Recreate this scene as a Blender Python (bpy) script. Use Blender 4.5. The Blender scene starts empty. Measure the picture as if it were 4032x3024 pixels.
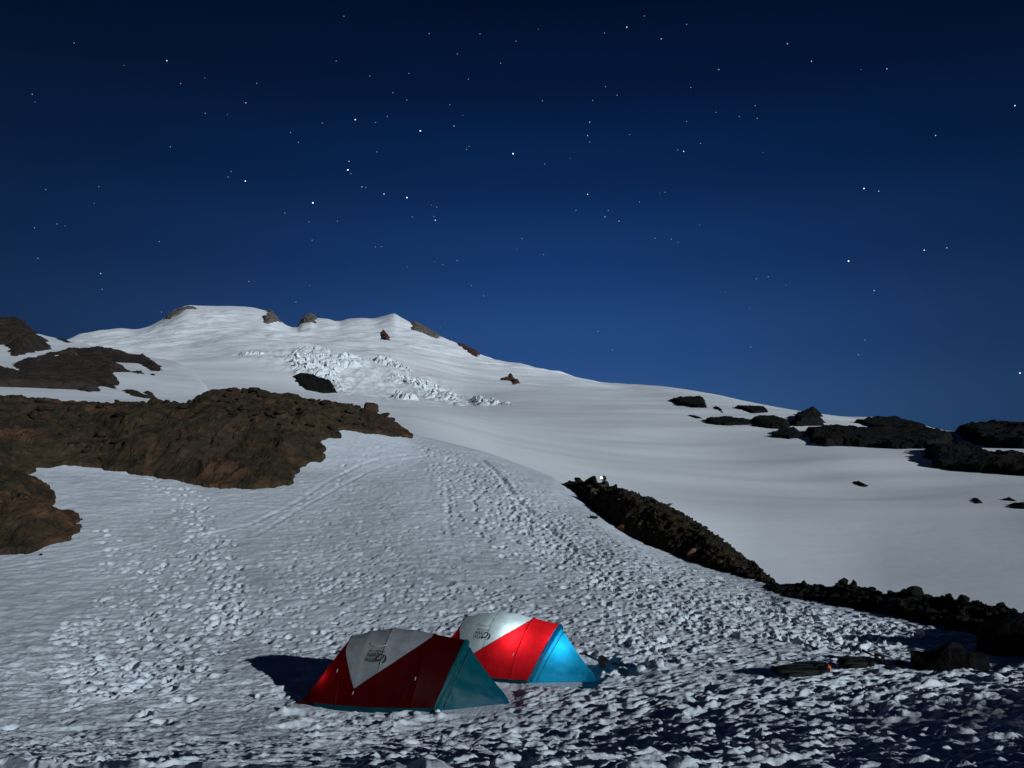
import bpy, bmesh, math, random
import numpy as np
from mathutils import Vector, Matrix

random.seed(7)
rng = np.random.default_rng(7)
R = math.radians
SC = bpy.context.scene
COL = SC.collection

# ------------------------------------------------------------------ camera, sky, moon, exposure
W0, H0 = 4032.0, 3024.0            # size of the reference photograph
F0 = 3028.0                        # focal length in those pixels
PITCH = R(8.0)
CZ = 1.6
cam_d = bpy.data.cameras.new('camera')
cam_d.sensor_width = 36.0
cam_d.lens = 36.0 * F0 / W0
cam_d.clip_start = 0.1
cam_d.clip_end = 30000.0
cam = bpy.data.objects.new('camera', cam_d)
cam.location = (0, 0, CZ)
cam.rotation_euler = (math.pi / 2 + PITCH, 0, 0)
COL.objects.link(cam)
SC.camera = cam

MOON_EL, MOON_AZ = R(13.8), R(137.0)     # azimuth clockwise from the view direction (+Y)
MOON_DIR = Vector((math.sin(MOON_AZ) * math.cos(MOON_EL), math.cos(MOON_AZ) * math.cos(MOON_EL), math.sin(MOON_EL)))

world = bpy.data.worlds.new('World')
SC.world = world
world.use_nodes = True
nt = world.node_tree
nt.nodes.clear()
N = nt.nodes.new
L = nt.links.new
out = N('ShaderNodeOutputWorld')
bg = N('ShaderNodeBackground')
sky = N('ShaderNodeTexSky')
sky.sky_type = 'NISHITA'
sky.sun_disc = False
sky.sun_elevation = MOON_EL
sky.sun_rotation = MOON_AZ
sky.altitude = 2000
tc = N('ShaderNodeTexCoord')
sep = N('ShaderNodeSeparateXYZ')
L(tc.outputs['Generated'], sep.inputs[0])
ramp = N('ShaderNodeValToRGB')
ramp.color_ramp.interpolation = 'EASE'
L(sep.outputs['Z'], ramp.inputs[0])
def s2l(r, g, b):
    f = lambda c: (c / 255 / 12.92) if c / 255 <= 0.04045 else ((c / 255 + 0.055) / 1.055) ** 2.4
    return (f(r), f(g), f(b), 1)
stops = [(0.0, s2l(42, 76, 116)), (0.10, s2l(43, 81, 133)), (0.19, s2l(34, 72, 129)), (0.30, s2l(20, 58, 115)),
         (0.40, s2l(7, 44, 96)), (0.50, s2l(2, 30, 76)), (0.62, s2l(0, 12, 44)), (1.0, s2l(0, 5, 26))]
els = ramp.color_ramp.elements
els[0].position, els[0].color = stops[0]
els[1].position, els[1].color = stops[-1]
for p, c in stops[1:-1]:
    e = els.new(p)
    e.color = c
# faint glow of the lowland beyond the mountain, strongest low over its right shoulder
dot = N('ShaderNodeVectorMath')
dot.operation = 'DOT_PRODUCT'
gaz = R(3.0)
dot.inputs[1].default_value = (math.sin(gaz), math.cos(gaz), 0.0)
L(tc.outputs['Generated'], dot.inputs[0])
mx = N('ShaderNodeMath'); mx.operation = 'MAXIMUM'; mx.inputs[1].default_value = 0.0
L(dot.outputs['Value'], mx.inputs[0])
pw = N('ShaderNodeMath'); pw.operation = 'POWER'; pw.inputs[1].default_value = 8.0
L(mx.outputs[0], pw.inputs[0])
ma = N('ShaderNodeMath'); ma.operation = 'MULTIPLY_ADD'; ma.inputs[1].default_value = 0.78; ma.inputs[2].default_value = 0.25
L(pw.outputs[0], ma.inputs[0])
mul = N('ShaderNodeVectorMath'); mul.operation = 'SCALE'
L(ramp.outputs[0], mul.inputs[0]); L(ma.outputs[0], mul.inputs['Scale'])
skm = N('ShaderNodeVectorMath'); skm.operation = 'SCALE'; skm.inputs['Scale'].default_value = 0.0011
L(sky.outputs[0], skm.inputs[0])
add = N('ShaderNodeVectorMath'); add.operation = 'ADD'
L(mul.outputs[0], add.inputs[0]); L(skm.outputs[0], add.inputs[1])
L(add.outputs[0], bg.inputs[0])
bg.inputs[1].default_value = 1.0
L(bg.outputs[0], out.inputs[0])

moon_d = bpy.data.lights.new('moon', 'SUN')
moon_d.energy = 3.3
moon_d.angle = R(0.5)
moon_d.color = (0.83, 0.925, 1.0)
moon = bpy.data.objects.new('moon', moon_d)
moon.rotation_euler = (-MOON_DIR).to_track_quat('-Z', 'Y').to_euler()
COL.objects.link(moon)

vs = SC.view_settings
vs.view_transform = 'Standard'
vs.look = 'None'
vs.exposure = 0.0
vs.gamma = 1.0
vs.use_curve_mapping = False

# ------------------------------------------------------------------ pixel <-> world
cp, sp = math.cos(PITCH), math.sin(PITCH)
def ray(u, v):
    """azimuth and tangent of elevation of the line of sight through a photo pixel"""
    a = (np.asarray(u, float) - W0 / 2) / F0
    b = -(np.asarray(v, float) - H0 / 2) / F0
    x = a
    y = cp - b * sp
    z = sp + b * cp
    return np.arctan2(x, y), z / np.hypot(x, y)
def world_pt(u, v, r):
    az, te = ray(u, v)
    return np.array([r * np.sin(az), r * np.cos(az), CZ + r * te])
def proj(x, y, z):
    zz = z - CZ
    d = y * cp + zz * sp
    b = -y * sp + zz * cp
    d = np.maximum(d, 1e-3)
    return W0 / 2 + F0 * x / d, H0 / 2 - F0 * b / d

# ------------------------------------------------------------------ numpy noise
def _hash(ix, iy, seed):
    n = (ix.astype(np.int64) * 374761393 + iy.astype(np.int64) * 668265263 + seed * 1442695041) & 0xFFFFFFFF
    n = ((n ^ (n >> 13)) * 1274126177) & 0xFFFFFFFF
    n = (n ^ (n >> 16)) & 0xFFFFFFFF
    return n / 4294967295.0
def pnoise(x, y, seed=0):
    ix, iy = np.floor(x), np.floor(y)
    fx, fy = x - ix, y - iy
    sx, sy = fx * fx * fx * (fx * (fx * 6 - 15) + 10), fy * fy * fy * (fy * (fy * 6 - 15) + 10)
    def g(dx, dy):
        a = _hash(ix + dx, iy + dy, seed) * 2 * math.pi
        return np.cos(a) * (fx - dx) + np.sin(a) * (fy - dy)
    a, b, c, d = g(0, 0), g(1, 0), g(0, 1), g(1, 1)
    return 1.5 * ((a + (b - a) * sx) * (1 - sy) + (c + (d - c) * sx) * sy)
def fbm(x, y, o=4, seed=0, gain=0.5):
    t, a = 0.0, 1.0
    for i in range(o):
        t = t + a * pnoise(x, y, seed + i * 17)
        x, y, a = x * 2.03 + 3.1, y * 2.03 + 1.7, a * gain
    return t
def ridged(x, y, o=4, seed=0):
    t, a = 0.0, 1.0
    for i in range(o):
        t = t + a * (1 - 2 * np.abs(pnoise(x, y, seed + i * 13)))
        x, y, a = x * 2.1 + 5.2, y * 2.1 + 1.3, a * 0.5
    return t
def worley(x, y, seed=0, jit=0.9):
    ix, iy = np.floor(x), np.floor(y)
    f1 = np.full(x.shape, 9.0); f2 = np.full(x.shape, 9.0); ci = np.zeros(x.shape)
    for dx in (-1, 0, 1):
        for dy in (-1, 0, 1):
            cx, cy = ix + dx, iy + dy
            px = cx + 0.5 + jit * (_hash(cx, cy, seed) - 0.5)
            py = cy + 0.5 + jit * (_hash(cx, cy, seed + 5) - 0.5)
            d = np.hypot(px - x, py - y)
            m = d < f1
            f2 = np.where(m, f1, np.minimum(f2, d))
            ci = np.where(m, _hash(cx, cy, seed + 9), ci)
            f1 = np.where(m, d, f1)
    return f1, f2, ci
def sstep(a, b, x):
    t = np.clip((x - a) / (b - a), 0, 1)
    return t * t * (3 - 2 * t)
def poly_sdf(px, py, poly):
    """signed distance, positive inside"""
    P = np.asarray(poly, float)
    n = len(P)
    d = np.full(px.shape, 1e18)
    ins = np.zeros(px.shape, bool)
    for i in range(n):
        ax, ay = P[i]; bx, by = P[(i + 1) % n]
        ex, ey = bx - ax, by - ay
        wx, wy = px - ax, py - ay
        t = np.clip((wx * ex + wy * ey) / (ex * ex + ey * ey + 1e-18), 0, 1)
        d = np.minimum(d, (wx - t * ex) ** 2 + (wy - t * ey) ** 2)
        c = ((ay > py) != (by > py)) & (px < ex * (py - ay) / (ey if abs(ey) > 1e-12 else 1e-12) + ax)
        ins ^= c
    d = np.sqrt(d)
    return np.where(ins, d, -d)
def line_dist(px, py, pts):
    d = np.full(px.shape, 1e18)
    for (ax, ay), (bx, by) in zip(pts[:-1], pts[1:]):
        ex, ey = bx - ax, by - ay
        t = np.clip(((px - ax) * ex + (py - ay) * ey) / (ex * ex + ey * ey + 1e-12), 0, 1)
        d = np.minimum(d, (px - ax - t * ex) ** 2 + (py - ay - t * ey) ** 2)
    return np.sqrt(d)
def pchip_slopes(x, y):
    """Fritsch-Carlson slopes, arrays shaped (K, n)"""
    h = np.diff(x, axis=0); dl = np.diff(y, axis=0) / h
    m = np.zeros_like(y)
    w1, w2 = 2 * h[1:] + h[:-1], h[1:] + 2 * h[:-1]
    prod = dl[1:] * dl[:-1]
    with np.errstate(divide='ignore', invalid='ignore'):
        hm = (w1 + w2) / (w1 / dl[:-1] + w2 / dl[1:])
    m[1:-1] = np.where(prod > 0, hm, 0)
    m[0], m[-1] = dl[0], dl[-1]
    return np.nan_to_num(m)
def pchip1(x, y, q):
    x = np.asarray(x, float)[:, None]; y = np.asarray(y, float)[:, None]
    m = pchip_slopes(x, y)[:, 0]; x = x[:, 0]; y = y[:, 0]
    q = np.clip(q, x[0], x[-1])
    i = np.clip(np.searchsorted(x, q) - 1, 0, len(x) - 2)
    h = x[i + 1] - x[i]; f = (q - x[i]) / h
    return ((1 + 2 * f) * (1 - f) ** 2 * y[i] + f * (1 - f) ** 2 * h * m[i] + f * f * (3 - 2 * f) * y[i + 1] + f * f * (f - 1) * h * m[i + 1])

# ------------------------------------------------------------------ object helpers
def tag(o, label=None, cat=None, group=None, kind=None):
    if label: o['label'] = label
    if cat: o['category'] = cat
    if group: o['group'] = group
    if kind: o['kind'] = kind
    return o
def link(name, me, mat=None, parent=None):
    o = bpy.data.objects.new(name, me)
    COL.objects.link(o)
    if mat is not None:
        me.materials.clear(); me.materials.append(mat)
    if parent is not None: o.parent = parent
    return o
def empty(name, loc, rz=0.0):
    o = bpy.data.objects.new(name, None)
    o.empty_display_size = 0.1
    o.location = loc; o.rotation_euler = (0, 0, rz)
    COL.objects.link(o)
    return o
def mesh_np(name, co, faces, smooth=True):
    """co (n,3), faces (m,4) or (m,3)"""
    me = bpy.data.meshes.new(name)
    co = np.ascontiguousarray(co, dtype=np.float32)
    faces = np.ascontiguousarray(faces, dtype=np.int32)
    m, k = faces.shape
    me.vertices.add(len(co)); me.vertices.foreach_set('co', co.ravel())
    me.loops.add(m * k); me.loops.foreach_set('vertex_index', faces.ravel())
    me.polygons.add(m)
    me.polygons.foreach_set('loop_start', np.arange(0, m * k, k, dtype=np.int32))
    me.polygons.foreach_set('loop_total', np.full(m, k, dtype=np.int32))
    me.polygons.foreach_set('use_smooth', np.full(m, smooth, dtype=bool))
    me.update(calc_edges=True)
    return me
def grid_faces(nr, nc):
    i = np.arange(nr * nc).reshape(nr, nc)
    return np.stack([i[:-1, :-1], i[:-1, 1:], i[1:, 1:], i[1:, :-1]], -1).reshape(-1, 4)
def compact(co, faces):
    used = np.unique(faces)
    mp = np.full(len(co), -1, np.int64); mp[used] = np.arange(len(used))
    return co[used], mp[faces]
def bm_mesh(name, bm, smooth=True):
    me = bpy.data.meshes.new(name)
    bm.to_mesh(me); bm.free()
    me.polygons.foreach_set('use_smooth', np.full(len(me.polygons), smooth, dtype=bool))
    return me
def tube(name, pts, rad, mat, parent=None, seg=8, smooth=True):
    pts = [Vector(p) for p in pts]
    rads = rad if isinstance(rad, (list, tuple)) else [rad] * len(pts)
    bm = bmesh.new(); rings = []
    for i, p in enumerate(pts):
        d = (pts[min(i + 1, len(pts) - 1)] - pts[max(i - 1, 0)]).normalized()
        a = d.cross(Vector((0, 0, 1)))
        if a.length < 1e-3: a = d.cross(Vector((1, 0, 0)))
        a.normalize(); b = d.cross(a)
        rings.append([bm.verts.new(p + rads[i] * (math.cos(2 * math.pi * k / seg) * a + math.sin(2 * math.pi * k / seg) * b)) for k in range(seg)])
    for r0, r1 in zip(rings[:-1], rings[1:]):
        for k in range(seg):
            bm.faces.new((r0[k], r0[(k + 1) % seg], r1[(k + 1) % seg], r1[k]))
    bm.faces.new(rings[0][::-1]); bm.faces.new(rings[-1])
    bmesh.ops.recalc_face_normals(bm, faces=bm.faces)
    return link(name, bm_mesh(name, bm, smooth), mat, parent)
def lathe(name, prof, mat, parent=None, seg=16):
    a = np.linspace(0, 2 * math.pi, seg, endpoint=False)
    co = np.array([[r * math.cos(t), r * math.sin(t), z] for r, z in prof for t in a])
    f = []
    for i in range(len(prof) - 1):
        for k in range(seg):
            f.append((i * seg + k, i * seg + (k + 1) % seg, (i + 1) * seg + (k + 1) % seg, (i + 1) * seg + k))
    return link(name, mesh_np(name, co, np.array(f)), mat, parent)
def softbox(name, dims, mat, parent=None, loc=(0, 0, 0), rot=(0, 0, 0), p=4.0, lump=0.08, seed=0, seg=14, taper=0.0):
    """a lumpy superellipsoid, for bags and packed gear"""
    u = np.linspace(-math.pi, math.pi, seg * 2 + 1)[:-1]
    v = np.linspace(-math.pi / 2, math.pi / 2, seg + 1)
    V, U = np.meshgrid(v, u, indexing='ij')
    sg = lambda c: np.sign(c) * np.abs(c) ** (2.0 / p)
    x, y, z = sg(np.cos(V)) * sg(np.cos(U)), sg(np.cos(V)) * sg(np.sin(U)), sg(np.sin(V))
    nz = 1 + lump * (pnoise(x * 2.1 + seed * 3.3, y * 2.1 + z * 1.7, seed) + 0.5 * pnoise(x * 5 + z * 4, y * 5 - z * 3, seed + 3))
    tp = 1 - taper * (z * 0.5 + 0.5)
    co = np.stack([x * nz * dims[0] / 2 * tp, y * nz * dims[1] / 2 * tp, z * nz * dims[2] / 2], -1).reshape(-1, 3)
    n = seg * 2; f = []
    for i in range(seg):
        for k in range(n):
            f.append((i * n + k, i * n + (k + 1) % n, (i + 1) * n + (k + 1) % n, (i + 1) * n + k))
    o = link(name, mesh_np(name, co, np.array(f)), mat, parent)
    o.location = loc; o.rotation_euler = rot
    return o

# ------------------------------------------------------------------ materials
def newmat(name):
    m = bpy.data.materials.new(name)
    m.use_nodes = True
    n = m.node_tree.nodes
    return m, m.node_tree, n['Principled BSDF']
def noise_node(t, scale, detail=4.0, rough=0.55, coord='Object', stretch=None):
    c = t.nodes.new('ShaderNodeTexCoord')
    n = t.nodes.new('ShaderNodeTexNoise')
    n.inputs['Scale'].default_value = scale
    n.inputs['Detail'].default_value = detail
    n.inputs['Roughness'].default_value = rough
    src = c.outputs[coord]
    if stretch:
        mp = t.nodes.new('ShaderNodeMapping'); mp.inputs['Scale'].default_value = stretch
        t.links.new(src, mp.inputs[0]); src = mp.outputs[0]
    t.links.new(src, n.inputs['Vector'])
    return n
def bump_node(t, b, height, strength, dist, prev=None):
    bn = t.nodes.new('ShaderNodeBump')
    bn.inputs['Strength'].default_value = strength
    bn.inputs['Distance'].default_value = dist
    t.links.new(height, bn.inputs['Height'])
    if prev is not None: t.links.new(prev.outputs[0], bn.inputs['Normal'])
    t.links.new(bn.outputs[0], b.inputs['Normal'])
    return bn
def ramp_node(t, src, stops):
    r = t.nodes.new('ShaderNodeValToRGB')
    e = r.color_ramp.elements
    e[0].position, e[0].color = stops[0][0], (*stops[0][1], 1)
    e[1].position, e[1].color = stops[-1][0], (*stops[-1][1], 1)
    for p, c in stops[1:-1]:
        x = e.new(p); x.color = (*c, 1)
    t.links.new(src, r.inputs[0])
    return r
def snow_mat(name, scale, bumps, tint=(0.80, 0.82, 0.85), dirt=(0.66, 0.68, 0.70)):
    m, t, b = newmat(name)
    n = noise_node(t, scale, 6.0, 0.6)
    r = ramp_node(t, n.outputs[0], [(0.3, dirt), (0.55, tint), (0.8, tuple(min(1, c * 1.04) for c in tint))])
    t.links.new(r.outputs[0], b.inputs['Base Color'])
    b.inputs['Roughness'].default_value = 0.7
    b.inputs['Specular IOR Level'].default_value = 0.25
    prev = None
    for s, st, d in bumps:
        nn = noise_node(t, s, 3.0, 0.6)
        prev = bump_node(t, b, nn.outputs[0], st, d, prev)
    return m
def rock_mat(name, cols, scale, bump_d, stretch=None, rough=0.85):
    m, t, b = newmat(name)
    n = noise_node(t, scale, 8.0, 0.62, stretch=stretch)
    k = len(cols)
    r = ramp_node(t, n.outputs[0], [(0.28 + 0.44 * i / (k - 1), c) for i, c in enumerate(cols)])
    n2 = noise_node(t, scale * 7, 6.0, 0.7)
    r2 = ramp_node(t, n2.outputs[0], [(0.3, (0.45,) * 3), (0.7, (1.35,) * 3)])
    mxn = t.nodes.new('ShaderNodeMix'); mxn.data_type = 'RGBA'; mxn.blend_type = 'MULTIPLY'; mxn.inputs[0].default_value = 1.0
    t.links.new(r.outputs[0], mxn.inputs[6]); t.links.new(r2.outputs[0], mxn.inputs[7])
    t.links.new(mxn.outputs[2], b.inputs['Base Color'])
    b.inputs['Roughness'].default_value = rough
    b.inputs['Specular IOR Level'].default_value = 0.15
    p = bump_node(t, b, n.outputs[0], 0.9, bump_d * 3)
    bump_node(t, b, n2.outputs[0], 0.9, bump_d, p)
    return m
def plain_mat(name, col, rough=0.6, metal=0.0, spec=0.3, var=0.15, scale=30.0):
    m, t, b = newmat(name)
    n = noise_node(t, scale, 3.0)
    r = ramp_node(t, n.outputs[0], [(0.3, tuple(c * (1 - var) for c in col)), (0.7, tuple(min(1, c * (1 + var)) for c in col))])
    t.links.new(r.outputs[0], b.inputs['Base Color'])
    b.inputs['Roughness'].default_value = rough
    b.inputs['Metallic'].default_value = metal
    b.inputs['Specular IOR Level'].default_value = spec
    return m
def fabric_mat(name, refl, trans, fac, gloss=0.007):
    m = bpy.data.materials.new(name); m.use_nodes = True
    t = m.node_tree; t.nodes.clear()
    o = t.nodes.new('ShaderNodeOutputMaterial')
    d = t.nodes.new('ShaderNodeBsdfDiffuse'); tr = t.nodes.new('ShaderNodeBsdfTranslucent'); gl = t.nodes.new('ShaderNodeBsdfGlossy')
    n = noise_node(t, 9.0, 5.0, 0.6)
    r = ramp_node(t, n.outputs[0], [(0.3, tuple(c * 0.8 for c in refl)), (0.7, tuple(min(1, c * 1.15) for c in refl))])
    t.links.new(r.outputs[0], d.inputs[0])
    r2 = ramp_node(t, n.outputs[0], [(0.3, tuple(c * 0.85 for c in trans)), (0.7, tuple(min(1, c * 1.1) for c in trans))])
    t.links.new(r2.outputs[0], tr.inputs[0])
    gl.inputs[0].default_value = (0.5, 0.5, 0.5, 1); gl.inputs[1].default_value = 0.42
    bn = t.nodes.new('ShaderNodeBump'); bn.inputs['Strength'].default_value = 0.35; bn.inputs['Distance'].default_value = 0.02
    nn = noise_node(t, 5.0, 3.0, 0.5, stretch=(1.0, 1.0, 0.45))
    t.links.new(nn.outputs[0], bn.inputs['Height'])
    for s in (d, gl): t.links.new(bn.outputs[0], s.inputs['Normal'])
    m1 = t.nodes.new('ShaderNodeMixShader'); m1.inputs[0].default_value = fac
    t.links.new(d.outputs[0], m1.inputs[1]); t.links.new(tr.outputs[0], m1.inputs[2])
    m2 = t.nodes.new('ShaderNodeMixShader'); m2.inputs[0].default_value = gloss
    t.links.new(m1.outputs[0], m2.inputs[1]); t.links.new(gl.outputs[0], m2.inputs[2])
    t.links.new(m2.outputs[0], o.inputs[0])
    return m
def emit_mat(name, col, strength):
    m = bpy.data.materials.new(name); m.use_nodes = True
    t = m.node_tree; t.nodes.clear()
    o = t.nodes.new('ShaderNodeOutputMaterial'); e = t.nodes.new('ShaderNodeEmission')
    e.inputs[0].default_value = (*col, 1); e.inputs[1].default_value = strength
    t.links.new(e.outputs[0], o.inputs[0])
    try: m.cycles.emission_sampling = 'NONE'
    except Exception: pass
    return m

M = {}
M['snow'] = snow_mat('snow', 0.35, [(14.0, 0.35, 0.05), (55.0, 0.25, 0.012)], tint=(0.66, 0.70, 0.75), dirt=(0.54, 0.575, 0.62))
M['snow_far'] = snow_mat('glacier snow', 0.006, [(0.02, 0.15, 2.0), (0.25, 0.22, 0.35)], tint=(0.87, 0.89, 0.915), dirt=(0.82, 0.84, 0.865))
M['snow_hill'] = snow_mat('hill snow', 0.03, [(0.4, 0.2, 0.3)], dirt=(0.68, 0.69, 0.70))
M['ice'] = snow_mat('ice', 0.05, [(0.12, 0.3, 2.0)], tint=(0.78, 0.81, 0.83), dirt=(0.60, 0.645, 0.67))
M['rock_brown'] = rock_mat('brown rock', [(0.014, 0.011, 0.007), (0.055, 0.036, 0.020), (0.026, 0.021, 0.013), (0.086, 0.044, 0.023), (0.032, 0.022, 0.013)], 0.24, 0.2)
M['rock_hill'] = rock_mat('hill rock', [(0.020, 0.016, 0.013), (0.040, 0.030, 0.024), (0.026, 0.019, 0.014)], 0.05, 0.5)
M['rock_black'] = rock_mat('black rock', [(0.0035, 0.0035, 0.0035), (0.009, 0.008, 0.007), (0.005, 0.0045, 0.004)], 0.08, 0.6)
M['rock_grey'] = rock_mat('summit rock', [(0.05, 0.045, 0.04), (0.16, 0.14, 0.12), (0.09, 0.08, 0.07)], 0.02, 3.0)
M['rock_red'] = rock_mat('red rock', [(0.04, 0.018, 0.014), (0.10, 0.045, 0.035), (0.05, 0.03, 0.025)], 0.02, 3.0)
M['rubble'] = rock_mat('rubble', [(0.008, 0.006, 0.004), (0.030, 0.022, 0.013), (0.016, 0.012, 0.008)], 1.6, 0.03)
M['rubble_olive'] = rock_mat('olive rubble', [(0.03, 0.026, 0.013), (0.07, 0.06, 0.033)], 2.2, 0.02)
M['rubble_red'] = rock_mat('reddish slab', [(0.13, 0.06, 0.04), (0.22, 0.11, 0.075)], 2.0, 0.02)
M['rubble_dark'] = rock_mat('dark rubble', [(0.004, 0.004, 0.003), (0.012, 0.010, 0.007)], 1.6, 0.03)

# ------------------------------------------------------------------ polar terrain sheets
class Sheet:
    """A height field lofted through contour lines, each a list of (u, v, r) or (u, v, r, dz)."""
    def __init__(self, rows, behind, az_tab, far=False):
        self.rows = []; self.far = far
        for row in rows:
            a, lr, z = [], [], []
            for q in row:
                p = world_pt(q[0], q[1], q[2])
                a.append(math.atan2(p[0], p[1])); lr.append(math.log(q[2])); z.append(p[2])
            o = np.argsort(a)
            self.rows.append((np.array(a)[o], np.array(lr)[o], np.array(z)[o]))
        self.behind = behind
        self.az_tab = az_tab
        self.nz = 1600
        Lr, Z = self.knots(az_tab)
        self.l0, self.l1 = Lr.min(), Lr.max()
        self.lg = np.linspace(self.l0, self.l1, self.nz)
        sub = [14] * (len(Lr) - 1)
        lr, z = self.dense(Lr, Z, sub)
        self.tab = np.stack([np.interp(self.lg, lr[:, j], z[:, j]) for j in range(len(az_tab))], 1)
    def knots(self, az):
        Lr = [pchip1(a, lr, az) for a, lr, z in self.rows]
        Z = [pchip1(a, z, az) for a, lr, z in self.rows]
        for k in range(1, len(Lr)):
            Lr[k] = np.maximum(Lr[k], Lr[k - 1] + 0.004)
        for mul_, dz in self.behind:
            Lr.append(Lr[len(self.rows) - 1] + math.log(mul_)); Z.append(Z[len(self.rows) - 1] + dz)
        return np.stack(Lr), np.stack(Z)
    def dense(self, Lr, Z, sub):
        if self.far: Z = (Z - CZ) / np.exp(Lr)
        m = pchip_slopes(Lr, Z)
        mL, mR = m.copy(), m.copy()
        if self.far:
            c = len(self.rows) - 1
            mL[c] = 0.8 * (Z[c] - Z[c - 1]) / (Lr[c] - Lr[c - 1]); mR[c] = (Z[c + 1] - Z[c]) / (Lr[c + 1] - Lr[c])
        A, B = [], []
        for k, n in enumerate(sub):
            f = np.linspace(0, 1, n, endpoint=False)[:, None]
            if k == len(sub) - 1: f = np.linspace(0, 1, n + 1)[:, None]
            h = (Lr[k + 1] - Lr[k])[None]
            A.append(Lr[k][None] + f * h)
            B.append((1 + 2 * f) * (1 - f) ** 2 * Z[k] + f * (1 - f) ** 2 * h * mR[k] + f * f * (3 - 2 * f) * Z[k + 1] + f * f * (f - 1) * h * mL[k + 1])
        A, B = np.concatenate(A), np.concatenate(B)
        return (A, CZ + B * np.exp(A)) if self.far else (A, B)
    def hp(self, az, lr):
        """height at azimuth, ln r"""
        az = np.asarray(az, float); lr = np.asarray(lr, float)
        fa = np.clip((az - self.az_tab[0]) / (self.az_tab[-1] - self.az_tab[0]) * (len(self.az_tab) - 1), 0, len(self.az_tab) - 1.001)
        fl = np.clip((lr - self.l0) / (self.l1 - self.l0) * (self.nz - 1), 0, self.nz - 1.001)
        ia, il = fa.astype(int), fl.astype(int)
        ta, tl = fa - ia, fl - il
        T = self.tab
        return (T[il, ia] * (1 - ta) + T[il, ia + 1] * ta) * (1 - tl) + (T[il + 1, ia] * (1 - ta) + T[il + 1, ia + 1] * ta) * tl
    def h(self, x, y):
        return self.hp(np.arctan2(x, y), np.log(np.hypot(x, y)))
    def hit(self, u, v):
        """(azimuth, ln r) where the line of sight through a pixel first meets the sheet (or its crest, when above)"""
        az, te = ray(u, v)
        lg = self.lg
        z = self.hp(np.full(lg.shape, az), lg)
        d = z - (CZ + np.exp(lg) * te)
        i = np.argmax(d > 0)
        if d[i] <= 0 or i == 0:
            j = int(np.argmax((z - CZ) / np.exp(lg)))
            return float(az), float(lg[j])
        f = d[i - 1] / (d[i - 1] - d[i])
        return float(az), float(lg[i - 1] + f * (lg[i] - lg[i - 1]))
    def point(self, u, v, lift=0.0):
        az, lr = self.hit(u, v)
        r = math.exp(lr)
        return Vector((r * math.sin(az), r * math.cos(az), float(self.hp(az, lr)) + lift))

AZT = np.linspace(R(-52), R(52), 1400)

# --- the near snow slope with the tents
CREST = [(-1500, 1575, 60), (0, 1588, 60), (150, 1600, 59), (300, 1612, 58), (600, 1614, 56), (740, 1608, 55), (785, 1570, 55), (830, 1554, 55), (900, 1546, 55), (1000, 1554, 55),
         (1100, 1570, 55), (1300, 1605, 56), (1400, 1629, 57), (1500, 1661, 58), (1570, 1690, 59), (1627, 1713, 60), (1774, 1748, 58), (1905, 1784, 55),
         (2037, 1827, 52), (2168, 1873, 48), (2220, 1904, 46), (2300, 1964, 42), (2400, 2050, 37), (2480, 2106, 34), (2600, 2158, 31.5), (2800, 2236, 28), (3000, 2291, 24.7),
         (3150, 2344, 22.7), (3300, 2370, 21.6), (3500, 2412, 20.3), (3700, 2458, 19), (3850, 2494, 18.1), (4032, 2550, 16.9), (5500, 2544, 20)]
def zrow(*q):
    """contour given by the height of the ground below the lens: (u, v, drop)"""
    out_ = []
    for u_, v_, d_ in q:
        out_.append((u_, v_, -d_ / float(ray(u_, v_)[1])))
    return out_
near_rows = [
    [(-1500, 3900, 2.0), (2016, 3900, 2.1), (4032, 3900, 2.0), (5500, 3900, 2.0)],
    zrow((-1500, 3024, 2.32), (0, 3024, 2.25), (1200, 3024, 2.12), (2016, 3024, 2.0), (3000, 3024, 1.84), (4032, 3024, 1.62), (5500, 3024, 1.28)),  # ground raised out of view at right to shade the foreground, next rows too
    zrow((-1500, 2790, 3.35), (0, 2790, 3.32), (1500, 2790, 3.3), (2200, 2790, 3.2), (3000, 2800, 2.80), (4032, 2790, 2.42), (5500, 2790, 1.78)),
    zrow((-1500, 2600, 3.38), (0, 2600, 3.35), (1500, 2600, 3.3), (2200, 2645, 3.2), (2700, 2672, 3.0), (3100, 2655, 2.85), (3600, 2608, 2.72), (4032, 2592, 2.64), (5500, 2560, 2.25)),
    zrow((-1500, 2330, 2.85), (0, 2325, 2.75), (1500, 2309, 2.56), (2200, 2400, 2.75), (2700, 2500, 2.9), (3100, 2565, 2.86), (3600, 2568, 2.73), (4032, 2588, 2.7), (5500, 2556, 2.5)),
    zrow((-1500, 2080, 1.45), (0, 2075, 1.28), (1500, 2062, 1.2), (2200, 2180, 2.06), (2700, 2330, 2.6), (3100, 2450, 2.8), (3600, 2515, 2.74), (4032, 2576, 2.72), (5500, 2552, 2.55)),
    [(-1500, 1890, 42), (0, 1880, 42), (800, 1875, 41), (1500, 1860, 41), (1900, 1890, 40), (2230, 1990, 36.5), (2420, 2105, 31), (2700, 2225, 27)] + zrow((3000, 2325, 2.68), (3100, 2370, 2.72), (3400, 2425, 2.75), (3600, 2462, 2.74), (3850, 2520, 2.74), (4032, 2563, 2.74), (5500, 2548, 2.6)),
    CREST]
NEAR = Sheet(near_rows, [(1.12, -3.0), (1.6, -22.0)], AZT)

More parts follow.
